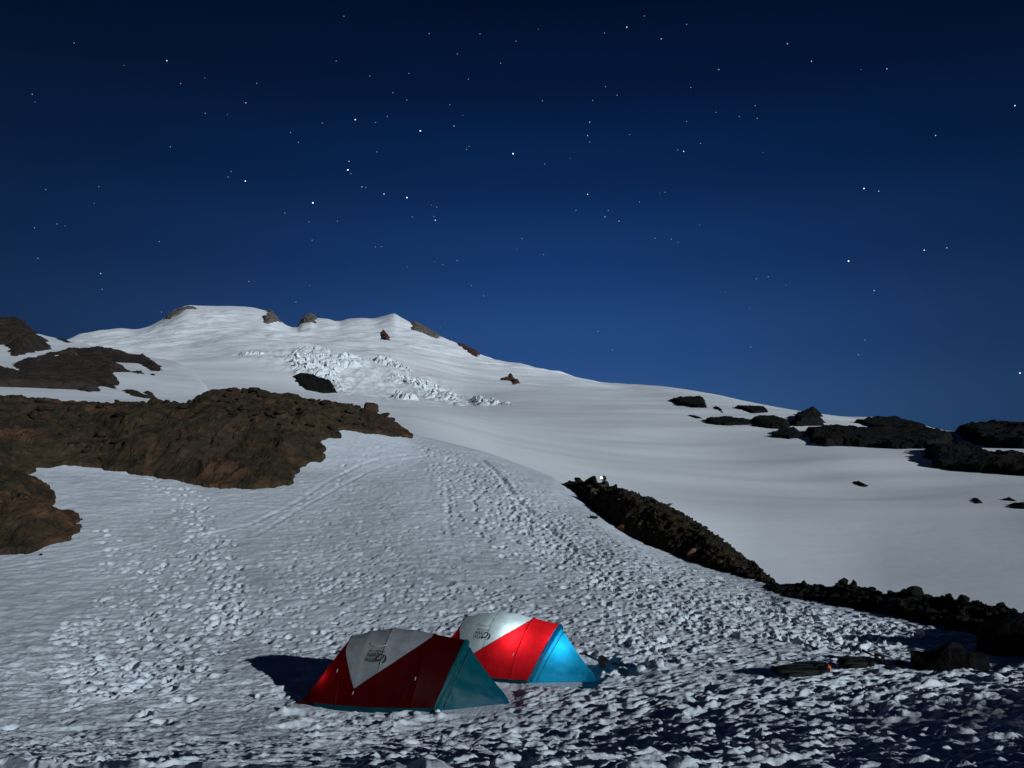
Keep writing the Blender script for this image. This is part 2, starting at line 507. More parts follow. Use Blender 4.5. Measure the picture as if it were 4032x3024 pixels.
# --- the hill of rock and snow at the left
hill_rows = [
    [(-1500, 1720, 68), (830, 1720, 68), (1000, 1760, 68)],
    [(-1500, 1600, 92), (0, 1600, 92), (700, 1605, 92), (830, 1612, 90), (1000, 1720, 84)],
    [(-1500, 1540, 112), (0, 1530, 112), (350, 1548, 112), (600, 1566, 112), (740, 1578, 112), (830, 1592, 108), (1000, 1720, 98)],
    [(-1500, 1440, 160), (0, 1450, 160), (400, 1455, 160), (600, 1480, 155), (750, 1512, 145), (815, 1545, 132), (840, 1590, 118), (1000, 1720, 105)],
    [(-1500, 1225, 330), (-400, 1240, 330), (0, 1285, 325), (60, 1288, 322), (110, 1306, 315), (200, 1334, 300), (270, 1353, 290), (380, 1368, 265), (500, 1384, 245), (620, 1412, 225), (690, 1430, 208),
     (760, 1462, 188), (800, 1500, 165), (818, 1530, 148), (842, 1585, 122), (1000, 1720, 110)]]
HILL = Sheet(hill_rows, [(1.08, -4.0), (1.6, -60.0)], np.linspace(R(-52), R(-17), 700), True)

# --- the glacier and the mountain
SKYLINE = [(-1500, 1420, 2400), (-300, 1390, 2500), (150, 1352, 2700), (250, 1343, 2750), (300, 1326, 2800), (370, 1307, 2850), (440, 1296, 2900), (480, 1293, 2950), (530, 1297, 2980), (580, 1287, 3000),
           (620, 1268, 3020), (660, 1243, 3050), (700, 1218, 3080), (725, 1206, 3100), (740, 1203, 3100), (790, 1204, 3120), (880, 1205, 3150), (980, 1209, 3150), (1040, 1222, 3150), (1062, 1226, 3140),
           (1085, 1247, 3120), (1110, 1268, 3100), (1150, 1288, 3080), (1172, 1286, 3080), (1185, 1266, 3080), (1205, 1251, 3090), (1225, 1243, 3100), (1245, 1252, 3100), (1290, 1256, 3100),
           (1330, 1266, 3100), (1370, 1255, 3080), (1420, 1251, 3060), (1470, 1253, 3040), (1510, 1244, 3020), (1548, 1235, 3000), (1580, 1250, 2980), (1620, 1272, 2950), (1660, 1289, 2900),
           (1700, 1312, 2850), (1750, 1331, 2780), (1800, 1354, 2700), (1850, 1380, 2620), (1900, 1412, 2550), (1960, 1426, 2450), (2016, 1437, 2350), (2150, 1463, 2000), (2250, 1488, 1800),
           (2350, 1504, 1600), (2450, 1510, 1450), (2550, 1516, 1350), (2650, 1526, 1250), (2800, 1550, 1120), (2950, 1582, 1020), (3100, 1610, 940), (3250, 1632, 860), (3330, 1640, 820), (3480, 1643, 780),
           (3600, 1664, 740), (3700, 1690, 700), (3760, 1697, 680), (3900, 1684, 660), (4032, 1694, 640), (5500, 1730, 600)]
far_rows = [
    [(-1500, 1800, 72), (1600, 1810, 72), (2200, 2080, 72), (2600, 2290, 72), (3000, 2450, 70), (4032, 2650, 66), (5500, 2750, 60)],
    [(-1500, 1660, 150), (1000, 1660, 150), (1600, 1715, 150), (2200, 1920, 145), (2600, 2070, 140), (3000, 2185, 135), (3500, 2260, 130), (4032, 2300, 125), (5500, 2320, 120)],
    [(-1500, 1615, 300), (1000, 1612, 300), (1600, 1655, 300), (2000, 1770, 290), (2400, 1866, 270), (2900, 1932, 255), (3300, 1968, 245), (3700, 1998, 235), (4032, 2012, 230), (5500, 2030, 220)],
    [(-1500, 1595, 460), (1000, 1582, 460), (1600, 1612, 450), (2000, 1690, 430), (2400, 1775, 380), (2900, 1872, 330), (3300, 1925, 300), (3700, 1950, 280), (4032, 1965, 270), (5500, 1990, 260)],
    [(-1500, 1570, 650), (800, 1545, 650), (1200, 1552, 650), (1600, 1592, 640), (2000, 1638, 600), (2400, 1690, 520), (2900, 1770, 440), (3300, 1800, 400), (3700, 1845, 370), (4032, 1868, 350), (5500, 1890, 330)],
    [(-1500, 1530, 900), (700, 1520, 900), (1100, 1535, 900), (1320, 1556, 900), (1600, 1578, 880), (1850, 1594, 850), (2016, 1585, 840), (2400, 1605, 760), (2700, 1650, 640), (3000, 1690, 560), (3400, 1745, 470), (3700, 1765, 440), (4032, 1800, 410), (5500, 1830, 380)],
    [(-1500, 1440, 1250), (700, 1432, 1250), (1100, 1402, 1250), (1400, 1410, 1250), (1700, 1455, 1230), (1850, 1495, 1180), (2016, 1510, 1150), (2400, 1548, 1050), (2700, 1585, 860), (3000, 1628, 720), (3400, 1690, 580), (3700, 1722, 520), (4032, 1745, 480), (5500, 1780, 450)],
    [(-1500, 1405, 1800), (150, 1390, 1800), (700, 1350, 1900), (1100, 1335, 1900), (1500, 1352, 1850), (1800, 1412, 1750), (2016, 1462, 1600), (2300, 1512, 1400), (2700, 1552, 1030), (3000, 1600, 860), (3400, 1660, 690), (3700, 1702, 600), (4032, 1712, 560), (5500, 1750, 520)],
    SKYLINE]
FAR = Sheet(far_rows, [(1.05, -25.0), (1.5, -700.0)], AZT, True)

# relief added to the far sheets
def hill_disp(X, Y, r, U, V, l, K):
    return 0.9 * fbm(X / 45, Y / 45, 4, 5) * sstep(80, 130, r)
def far_disp(X, Y, r, U, V, l, K):
    mt = sstep(900, 1500, r)
    warp = 60 * fbm(X / 400, Y / 400, 2, 31)
    d = mt * (16 * fbm((X + warp) / 420, (Y + 0.35 * X) / 130, 4, 12, 0.5) + 4 * ridged((X + warp) / 260, (Y - 0.25 * X) / 60, 3, 33) * sstep(1250, 1900, r))
    d = d + (1 - mt) * sstep(100, 300, r) * 2.0 * fbm(X / 230, Y / 110, 3, 15)
    ic = sstep(-30, 40, poly_sdf(U, V, [(900, 1385), (1150, 1375), (1400, 1395), (1600, 1440), (1780, 1520), (1900, 1590), (1700, 1590), (1450, 1570), (1330, 1555), (1200, 1470), (950, 1420)]))
    d = d + ic * (3.0 * ridged((X + 0.4 * Y) / 45, Y / 30, 4, 55) - 2.0 * np.abs(fbm(X / 20, Y / 16, 3, 57)))
    # the skyline itself stays close to its line
    return d * (1 - 0.93 * sstep(-0.16, 0.0, l - (K[8][0] if isinstance(K, dict) else K[8][None])))
NEAR.relief, HILL.relief, FAR.relief = None, hill_disp, far_disp
def relief_at(sheet, az, lr_):
    if sheet.relief is None: return 0.0
    r_ = np.exp(lr_); X_, Y_ = r_ * np.sin(az), r_ * np.cos(az)
    U_, V_ = proj(X_, Y_, sheet.hp(az, lr_))
    a_, l_, z_ = sheet.rows[-1]
    crest_ = pchip1(a_, l_, np.ravel(az)).reshape(np.shape(az))
    return sheet.relief(X_, Y_, r_, U_, V_, lr_, {8: crest_[None]})
# ------------------------------------------------------------------ tents: where they stand
def tent_frame(pl, pr, yaw=0.0):
    a, b = NEAR.point(*pl), NEAR.point(*pr)
    ang = math.atan2(b.y - a.y, b.x - a.x) + yaw
    return a, ang
T1_P, T1_A = tent_frame((1152, 2785), (1690, 2797))
T2_P, T2_A = tent_frame((1640, 2658), (2070, 2668), R(-9))
T1_S, T2_S = 0.95, 0.92
TENTS = []
for P, A, S in ((T1_P, T1_A, T1_S), (T2_P, T2_A, T2_S)):
    X = Vector((math.cos(A), math.sin(A), 0)); Y = Vector((-math.sin(A), math.cos(A), 0))
    hs = [float(NEAR.h((P + X * x * S + Y * y * S).x, (P + X * x * S + Y * y * S).y)) for x in np.linspace(0, 3.0, 8) for y in np.linspace(0, 1.7, 5)]
    TENTS.append((P, A, S, float(np.mean(hs))))

# ------------------------------------------------------------------ near snow: displacement
dense_az = np.linspace(R(-38.0), R(38.0), 790)
az_cols = np.concatenate([np.linspace(R(-51.5), R(-38.0), 30)[:-1], dense_az, np.linspace(R(38.0), R(51.5), 30)[1:]])
Lr, Zk = NEAR.knots(az_cols)
sub = [24, 230, 140, 100, 92, 88, 88, 12, 8]
lr, z = NEAR.dense(Lr, Zk, sub)
AZ = np.broadcast_to(az_cols[None], lr.shape)
r = np.exp(lr)
x, y = r * np.sin(AZ), r * np.cos(AZ)
u, v = proj(x, y, z)

def soft(poly, w):
    return sstep(-w, w, poly_sdf(u, v, poly))
m_front = soft([(1250, 3500), (1500, 2900), (2050, 2810), (2350, 2720), (2700, 2695), (3050, 2680), (3600, 2605), (4200, 2585), (7000, 2500), (7000, 9000), (1000, 9000)], 90)
m_left = soft([(-3000, 2500), (200, 2480), (900, 2560), (1400, 2780), (1700, 2900), (1900, 3500), (1500, 9000), (-3000, 9000)], 140)
m_tramp = soft([(1640, 1735), (1720, 1735), (1900, 1800), (2100, 1890), (2280, 2010), (2420, 2110), (2700, 2230), (3100, 2360), (3500, 2440), (3900, 2520), (4100, 2640), (3500, 2610), (2950, 2640), (2600, 2600), (2450, 2480), (2250, 2320), (2050, 2150), (1900, 2000), (1800, 1870), (1680, 1780)], 45)
m_camp = soft([(1050, 2600), (1300, 2440), (1700, 2400), (2300, 2400), (2700, 2480), (2900, 2660), (2400, 2800), (1600, 2860), (1000, 2800)], 90)
m_west = soft([(520, 1900), (820, 1960), (900, 2150), (1050, 2350), (1150, 2550), (700, 2720), (250, 2640), (330, 2350), (480, 2150)], 90)

wx = x + 0.15 * pnoise(x * 2.1, y * 2.1, 41) + 0.05 * pnoise(x * 6, y * 6, 43)
wy = y + 0.15 * pnoise(x * 2.1 + 9, y * 2.1, 42) + 0.05 * pnoise(x * 6, y * 6, 44)
# sun cups: bowls parted by sharp rims
def cups(cell, seed, stretch=1.5):
    f1, f2, ci = worley(wx / (cell * stretch), wy / cell, seed)
    return np.minimum(f1, 0.9) ** 1.6 - 0.45 + 0.18 * (ci - 0.5)
c_big = cups(0.115, 3)
c_mid = cups(0.075, 11, 1.7)
c_small = cups(0.115, 21, 1.4)
rip = fbm(wx * 0.9, wy * 2.6, 4, 61, 0.55)
rip2 = fbm(wx * 2.2, wy * 5.0, 3, 71, 0.6)
amp_mod = 0.65 + 0.5 * fbm(x * 0.35, y * 0.35, 2, 91)
disp = 0.024 * rip + 0.016 * rip2 + 0.05 * pnoise(x * 0.22, y * 0.22, 95)
disp += m_front * (0.060 * c_big * np.clip(amp_mod, 0.35, 1.4) + 0.032 * c_mid + 0.018 * rip2 + 0.042 * fbm(x * 3.2, y * 4.5, 3, 65))
disp += m_left * (1 - m_front) * (0.055 * c_mid + 0.03 * rip) * np.clip(amp_mod, 0.2, 1.2)
disp += m_camp * (1 - m_front) * (0.07 * c_small + 0.05 * c_mid) * np.clip(amp_mod, 0.4, 1.2)
disp += m_tramp * (1 - m_front) * (0.055 * c_small + 0.022 * c_mid)
disp += m_west * (1 - m_front) * 0.035 * c_small
c_fine = cups(0.21, 33, 1.6)
m_fine = np.clip(0.55 + 0.9 * fbm(x * 0.3 + 7, y * 0.3, 3, 93), 0.1, 1.2)
disp += (1 - m_front) * 0.028 * c_fine * m_fine
fade = sstep(70, 56, r) * (lr <= Lr[7][None] + 0.02)
disp = disp * fade

# hollows: boot prints pressed in along walked lines
def stamp(px, py, rad, depth, ang=0.0, elong=1.5, rim=0.25):
    a = math.atan2(px, py); l = math.log(math.hypot(px, py))
    rr = math.hypot(px, py)
    w = rad * elong * 1.6 / rr
    j0, j1 = np.searchsorted(az_cols, [a - w, a + w])
    if j1 <= j0: return
    col = lr[:, (j0 + j1) // 2 if (j0 + j1) // 2 < lr.shape[1] else -1]
    i0, i1 = np.searchsorted(col, [l - w * 1.3, l + w * 1.3])
    if i1 <= i0: return
    dx, dy = x[i0:i1, j0:j1] - px, y[i0:i1, j0:j1] - py
    ca, sa = math.cos(ang), math.sin(ang)
    q = np.hypot((dx * ca + dy * sa) / (rad * elong), (-dx * sa + dy * ca) / rad)
    disp[i0:i1, j0:j1] += -depth * (1 - sstep(0.55, 1.0, q)) + depth * rim * np.exp(-((q - 1.15) / 0.22) ** 2)
def ground_line(pts, n):
    """image polyline -> points on the slope, evenly spread"""
    P = np.array([[*NEAR.point(a, b)][:2] for a, b in pts])
    s = np.concatenate([[0], np.cumsum(np.hypot(*np.diff(P, axis=0).T))])
    q = np.linspace(0, s[-1], n)
    return np.stack([np.interp(q, s, P[:, 0]), np.interp(q, s, P[:, 1])], 1), s[-1]
walks = [([(600, 1885), (700, 1960), (790, 2050), (860, 2160), (880, 2260), (960, 2400), (1010, 2520)], 0.7, 2),
         ([(760, 1925), (820, 2010), (800, 2110), (700, 2230), (620, 2330), (560, 2480), (420, 2600), (300, 2720)], 0.7, 2),
         ([(420, 2090), (470, 2140), (440, 2230), (520, 2260)], 0.75, 2),
         ([(860, 2200), (890, 2250), (900, 2330), (870, 2420), (780, 2560), (690, 2690), (560, 2850)], 0.7, 2),
         ([(1500, 1765), (1440, 1800), (1385, 1830), (1335, 1880), (1325, 1905)], 0.8, 1),
         ([(1720, 1830), (1745, 1900), (1775, 1960), (1800, 2020), (1840, 2070), (1880, 2100), (1905, 2115)], 0.7, 2),
         ([(1900, 1830), (1985, 1930), (2080, 2040), (2200, 2150), (2300, 2240), (2380, 2320)], 0.45, 4),
         ([(1700, 1760), (1800, 1860), (1900, 1990), (2010, 2110), (2150, 2220)], 0.5, 4),
         ([(2380, 2320), (2400, 2380), (2440, 2430), (2480, 2470), (2520, 2510), (2560, 2560)], 0.5, 3),
         ([(300, 2720), (250, 2790), (150, 2840), (60, 2900)], 0.8, 1)]
for pts, step, wd in walks:
    _, ln = ground_line(pts, 2)
    P, _ = ground_line(pts, max(3, int(ln / step)))
    for k, (qx, qy) in enumerate(P):
        dirv = P[min(k + 1, len(P) - 1)] - P[max(k - 1, 0)]
        ang = math.atan2(dirv[1], dirv[0])
        for w in range(wd):
            o = (0.13 if k % 2 else -0.13) + rng.normal(0, 0.22 * (wd - 1) + 0.04)
            stamp(qx - math.sin(ang) * o + rng.normal(0, 0.1), qy + math.cos(ang) * o + rng.normal(0, 0.1), rng.uniform(0.09, 0.15), rng.uniform(0.05, 0.11), ang, rng.uniform(1.1, 1.6))
def scatter_px(poly, n):
    P = np.array(poly, float); got = []
    while len(got) < n:
        q = rng.uniform(P.min(0), P.max(0), (n * 2, 2))
        got += [tuple(a) for a in q[poly_sdf(q[:, 0], q[:, 1], poly) > 0]]
    return got[:n]
for a, b in scatter_px([(520, 1900), (820, 1970), (960, 2200), (1000, 2420), (800, 2700), (300, 2760), (200, 2500), (450, 2300), (600, 2100)], 620):
    p = NEAR.point(a, b); stamp(p.x, p.y, rng.uniform(0.05, 0.12), rng.uniform(0.025, 0.07), rng.uniform(0, 3.14), rng.uniform(1.0, 1.6))
for a, b in scatter_px([(900, 2350), (1400, 2250), (2300, 2350), (2700, 2480), (2500, 2650), (1050, 2560)], 520):
    p = NEAR.point(a, b); stamp(p.x, p.y, rng.uniform(0.045, 0.10), rng.uniform(0.02, 0.05), rng.uniform(0, 3.14), rng.uniform(1.0, 1.7))
for a, b in scatter_px([(1640, 1730), (1900, 1800), (2250, 2000), (2420, 2120), (3000, 2330), (3700, 2480), (3400, 2560), (2700, 2480), (2250, 2250), (1950, 2010), (1800, 1850)], 1500):
    p = NEAR.point(a, b); stamp(p.x, p.y, rng.uniform(0.06, 0.12), rng.uniform(0.03, 0.08), rng.uniform(0, 3.14), rng.uniform(1.0, 1.6))
for a, b in scatter_px([(1300, 1780), (1600, 1720), (1780, 1900), (1500, 2300), (1000, 2250)], 420):
    p = NEAR.point(a, b); stamp(p.x, p.y, rng.uniform(0.05, 0.11), rng.uniform(0.015, 0.045), rng.uniform(0, 3.14), 1.5)
for a, b in scatter_px([(1300, 2000), (1950, 2050), (2350, 2330), (1500, 2400), (950, 2330)], 480):
    p = NEAR.point(a, b); stamp(p.x, p.y, rng.uniform(0.05, 0.10), rng.uniform(0.015, 0.04), rng.uniform(0, 3.14), 1.6)
# grooves: ski and sled tracks
def groove(pts, width, depth, rim=0.35):
    P, ln = ground_line(pts, 60)
    bx0, by0 = P.min(0) - 1; bx1, by1 = P.max(0) + 1
    msk = (x > bx0) & (x < bx1) & (y > by0) & (y < by1)
    d = line_dist(x[msk], y[msk], [tuple(a) for a in P]) / width
    d = d * (1 + 0.35 * pnoise(x[msk] * 1.5, y[msk] * 1.5, 7)) + 0.25 * np.abs(pnoise(x[msk] * 4, y[msk] * 4, 8))
    depth = depth * (0.75 + 0.6 * pnoise(x[msk] * 0.8, y[msk] * 0.8, 9))
    disp[msk] += -depth * np.exp(-d ** 2 * 1.2) + depth * rim * np.exp(-((d - 1.9) / 0.5) ** 2)
groove([(-300, 2270), (0, 2235), (300, 2190), (640, 2125), (800, 2085)], 0.12, 0.038)
groove([(-300, 2300), (150, 2230), (420, 2180), (760, 2110)], 0.08, 0.025)
groove([(800, 2105), (1000, 2060), (1150, 1985), (1290, 1895), (1420, 1828), (1530, 1800), (1680, 1785)], 0.13, 0.045)
groove([(1000, 2110), (1200, 1990), (1330, 1920), (1460, 1850), (1560, 1815), (1680, 1795)], 0.12, 0.036)
groove([(1890, 1805), (1935, 1840), (1975, 1880), (2010, 1930), (2050, 1975), (2090, 2015), (2120, 2040)], 0.17, 0.10)
groove([(2150, 2070), (2200, 2110), (2250, 2150), (2310, 2185)], 0.13, 0.06)
groove([(1700, 1830), (1690, 1900), (1670, 1970)], 0.10, 0.012)
groove([(1755, 1880), (1765, 1970), (1760, 2040), (1775, 2110)], 0.11, 0.028)
groove([(1380, 2100), (1550, 2140), (1750, 2190), (1830, 2210)], 0.16, 0.05)
groove([(1420, 2180), (1540, 2220), (1680, 2270), (1760, 2300)], 0.16, 0.05)
# heaps and pits dug at the camp
def heap(u_, v_, rad, hgt, n=9):
    p = NEAR.point(u_, v_)
    for _ in range(n):
        qx, qy = p.x + rng.normal(0, rad * 0.55), p.y + rng.normal(0, rad * 0.4)
        s = rad * rng.uniform(0.25, 0.5)
        disp[...] += hgt * rng.uniform(0.5, 1.0) * np.exp(-((x - qx) ** 2 + (y - qy) ** 2) / s ** 2)
heap(1640, 2806, 0.26, 0.04); heap(1725, 2808, 0.16, 0.035); heap(1560, 2835, 0.25, 0.03); heap(2560, 2636, 0.3, 0.035, 8); heap(2620, 2650, 0.3, 0.03)
heap(2390, 2668, 0.22, 0.07); heap(1240, 2835, 0.3, 0.05); heap(1130, 2790, 0.14, 0.10, 4); heap(1980, 2790, 0.2, 0.06)
p = NEAR.point(2450, 2655)
disp -= 0.22 * (1 - sstep(0.5, 1.05, np.hypot((x - p.x) / 0.34, (y - p.y) / 0.24)))
# the ground is stamped level where the tents stand
zz = z + disp
for P, A, S, hb in TENTS:
    lx = ((x - P.x) * math.cos(A) + (y - P.y) * math.sin(A)) / S
    ly = (-(x - P.x) * math.sin(A) + (y - P.y) * math.cos(A)) / S
    q = np.minimum(np.minimum(lx + 0.05, 3.5 - lx), np.minimum(ly + 0.02, 1.66 - ly))
    w = sstep(-0.30, 0.06, q)
    zz = zz * (1 - w) + (hb - 0.015 + 0.25 * disp * (1 - sstep(0.0, 0.2, q))) * w

# ------------------------------------------------------------------ rock patches on a sheet
def rock_patch(name, sheet, poly, mat, th, edge, nx, ny, rough, wl, label=None, cat='rock outcrop', group=None, parent=None, holes=(), jit=0.0, style='rock', seed=0, sink=None, ext=0.0):
    """a body of rock (or ice) bedded in a sheet, its outline given as a polygon"""
    q = np.array([sheet.hit(a, b) for a, b in poly])
    if ext:
        cl = q[:, 1].mean(); q[:, 1] = np.where(q[:, 1] > np.quantile(q[:, 1], 0.6), q[:, 1] + ext, q[:, 1])
    r0 = math.exp(np.median(q[:, 1]))
    P = np.stack([q[:, 0] * r0, q[:, 1] * r0], 1)
    pad = edge * 0.8 + jit
    lo, hi = P.min(0) - pad, P.max(0) + pad
    gx, gy = np.meshgrid(np.linspace(lo[0], hi[0], nx), np.linspace(lo[1], hi[1], ny))
    sd = poly_sdf(gx, gy, P)
    for hpoly in holes:
        hq = np.array([sheet.hit(a, b) for a, b in hpoly]) * r0
        sd = np.minimum(sd, -poly_sdf(gx, gy, hq))
    if jit: sd = sd + jit * fbm(gx / (jit * 4), gy / (jit * 4), 3, seed + 3)
    az, lr_ = gx / r0, gy / r0
    rr = np.exp(lr_)
    X, Y = rr * np.sin(az), rr * np.cos(az)
    b = sheet.hp(az, lr_) + relief_at(sheet, az, lr_)
    m = sstep(-0.15 * edge, edge, sd)
    if style == 'rock':
        nzs = ridged(X / wl, Y / wl + 3, 5, seed) * 0.55 + 0.45 * fbm(X / wl * 2.3, Y / wl * 2.3, 4, seed + 40)
        f1, f2, ci = worley(X / wl * 1.4 + 0.3 * nzs, Y / wl * 1.4, seed + 8)
        nzs = nzs + 0.8 * (ci - 0.5) * sstep(0.0, 0.3, f2 - f1) - 0.2 * np.exp(-((f2 - f1) / 0.12) ** 2)
        zz_ = b + th * m + rough * nzs * (0.25 + 0.75 * m) * sstep(-edge, 0.3 * edge, sd)
    else:
        f1, f2, ci = worley(X / wl + 0.2 * pnoise(X / wl, Y / wl, 5), Y / (wl * 1.0), seed + 8)
        g1, g2, cj = worley(X / wl * 2.3, Y / wl * 2.3, seed + 18)
        zz_ = b + th * m + rough * m * ((ci - 0.4) * 1.6 - 1.5 * np.exp(-((f2 - f1) / 0.14) ** 2) + 0.6 * (cj - 0.5) - 0.4 * np.exp(-((g2 - g1) / 0.12) ** 2))
    sk = sink if sink is not None else 0.5 * th + 0.3 * rough
    zz_ = zz_ - sk * (1 - sstep(-0.5 * edge, 0.0, sd))
    f = grid_faces(ny, nx)
    keep = (sd.ravel()[f] > -0.8 * edge).any(1)
    if not keep.any(): keep[:] = True
    co, f = compact(np.stack([X, Y, zz_], -1).reshape(-1, 3), f[keep])
    ctr = co.mean(0); ctr[2] = co[:, 2].min()
    o = link(name, mesh_np(name, co - ctr, f, style != 'rock'), mat, parent)
    o.location = Vector(ctr)
    if label: tag(o, label, cat, group)
    return o

# snow is taken away where the big outcrop stands
BIG = [(1627, 1723), (1606, 1724), (1537, 1717), (1437, 1706), (1353, 1688), (1327, 1694), (1341, 1722), (1291, 1720), (1249, 1731), (1278, 1766), (1266, 1817), (1200, 1828), (1160, 1866), (1146, 1908),
       (1076, 1922), (961, 1927), (807, 1915), (692, 1892), (584, 1869), (492, 1857), (369, 1840), (254, 1830), (146, 1842), (142, 1857), (91, 1876), (154, 1903), (200, 1942), (217, 1965), (184, 2003), (154, 2001),
       (207, 2023), (284, 2030), (307, 2049), (307, 2092), (269, 2126), (192, 2145), (115, 2176), (0, 2178), (-500, 2190), (-900, 2150), (-1300, 1900), (-1300, 1560), (0, 1500), (400, 1520), (800, 1480), (1200, 1540), (1500, 1640), (1600, 1695)]
bq = np.array([NEAR.hit(a, b) for a, b in BIG])
sd_big = poly_sdf(AZ * 45, lr * 45, bq * 45)
zz = zz - 0.5 * sstep(0.1, 0.8, sd_big)

snow = link('snowfield', mesh_np('snowfield', np.stack([x, y, zz], -1).reshape(-1, 3), grid_faces(*x.shape)), M['snow'])
tag(snow, kind='structure')
def ground_z(px, py):
    """height of the finished near snow (nearest vertex)"""
    a = math.atan2(px, py); l = math.log(math.hypot(px, py))
    j = min(max(int(np.searchsorted(az_cols, a)), 0), len(az_cols) - 1)
    i = min(max(int(np.searchsorted(lr[:, j], l)), 0), lr.shape[0] - 1)
    return float(zz[i, j])
def on_snow(u_, v_, lift=0.0):
    p = NEAR.point(u_, v_)
    return Vector((p.x, p.y, ground_z(p.x, p.y) + lift))

# unseen rise added behind the photographer, crest shaped to shade the foreground snow
def shade_bank():
    D = np.array([math.sin(MOON_AZ), math.cos(MOON_AZ)]); Q = np.array([-D[1], D[0]])
    s_, q_ = np.meshgrid(np.concatenate([np.linspace(3, 20, 40), np.linspace(20.2, 26, 40), np.linspace(27, 60, 16)]), np.linspace(-26, 18, 240), indexing='ij')
    top = np.interp(q_, [-26, -6, 0, 2, 3, 4, 5, 6, 7, 8, 9, 10, 11, 12, 13, 14, 16, 18], [5.2, 5.0, 4.76, 4.66, 4.58, 4.46, 4.27, 4.13, 4.01, 3.92, 3.86, 3.80, 3.78, 3.68, 3.58, 3.45, 2.9, 2.2])
    f = np.clip((s_ - 3) / 19.0, 0, 1)
    h_ = -1.0 + (top + 1.0) * (0.85 * f + 0.15 * f * f) + 0.02 * np.maximum(s_ - 22, 0)
    h_ = h_ + sstep(3, 8, s_) * (0.12 * fbm(s_ * 0.5, q_ * 0.9, 4, 320, 0.65) - 0.06 + 0.05 * (worley(s_ * 2.2, q_ * 2.2, 330)[0] - 0.4))
    X_, Y_ = D[0] * s_ + Q[0] * q_, D[1] * s_ + Q[1] * q_
    o = link('shade_bank', mesh_np('shade_bank', np.stack([X_, Y_, h_ + CZ - 0.05], -1).reshape(-1, 3), grid_faces(*s_.shape)), M['snow'])
    tag(o, kind='structure')
shade_bank()

# hill and far terrain
def far_mesh(name, sheet, cols, sub, mat, dispf):
    Lr_, Zk_ = sheet.knots(cols)
    l_, z_ = sheet.dense(Lr_, Zk_, sub)
    A_ = np.broadcast_to(cols[None], l_.shape)
    r_ = np.exp(l_)
    X_, Y_ = r_ * np.sin(A_), r_ * np.cos(A_)
    U_, V_ = proj(X_, Y_, z_)
    z_ = z_ + dispf(X_, Y_, r_, U_, V_, l_, Lr_)
    o = link(name, mesh_np(name, np.stack([X_, Y_, z_], -1).reshape(-1, 3), grid_faces(*l_.shape)), mat)
    tag(o, kind='structure')
    return o
far_mesh('snow_hill', HILL, np.linspace(R(-51), R(-17.5), 360), [6, 20, 40, 60, 6, 4], M['snow_hill'], hill_disp)
cols = np.concatenate([np.linspace(R(-51), R(-36), 24)[:-1], np.linspace(R(-36), R(36), 690), np.linspace(R(36), R(51), 24)[1:]])
far_mesh('mountain', FAR, cols, [8, 24, 34, 36, 40, 50, 80, 120, 6, 4], M['snow_far'], far_disp)

# ------------------------------------------------------------------ rock meshes for boulders
def rock_mesh(name, seed, subdiv=2, flat=1.0, cuts=9, rough=0.05, span=(0.55, 0.95)):
    rg = np.random.default_rng(seed)
    bm = bmesh.new()
    bmesh.ops.create_icosphere(bm, subdivisions=subdiv, radius=1.0)
    nrm = rg.normal(size=(cuts, 3)); nrm /= np.linalg.norm(nrm, axis=1)[:, None]
    dist = rg.uniform(*span, cuts)
    off = rg.uniform(0, 50)
    for v_ in bm.verts:
        d = np.array(v_.co); d /= np.linalg.norm(d)
        k = nrm @ d
        lim = np.where(k > 0.05, dist / np.maximum(k, 0.05), 9.0).min()
        rad = min(1.0, lim)
        n_ = float(pnoise(np.array([d[0] * 2.5 + off]), np.array([d[1] * 2.5 + d[2] * 2.1]), seed)[0])
        v_.co = Vector(d * rad * (1 + rough * n_))
        v_.co.z *= flat
    return bm_mesh(name, bm, False)
ROCKS = [rock_mesh('rock', 100 + i, 1, rng.uniform(0.6, 1.0), 13, 0.03, (0.34, 0.8)) for i in range(10)]
def put_rock(name, mesh, mat, loc, size, rot, parent=None):
    o = bpy.data.objects.new(name, mesh)
    COL.objects.link(o)
    if not mesh.materials: mesh.materials.append(mat)
    if mesh.materials[0] != mat:
        o.material_slots[0].link = 'OBJECT'; o.material_slots[0].material = mat
    o.location = loc; o.scale = size if hasattr(size, '__len__') else (size,) * 3
    o.rotation_euler = rot
    if parent is not None:
        o.parent = parent
        o.matrix_parent_inverse = Matrix.Translation(-Vector(parent.location))
    return o

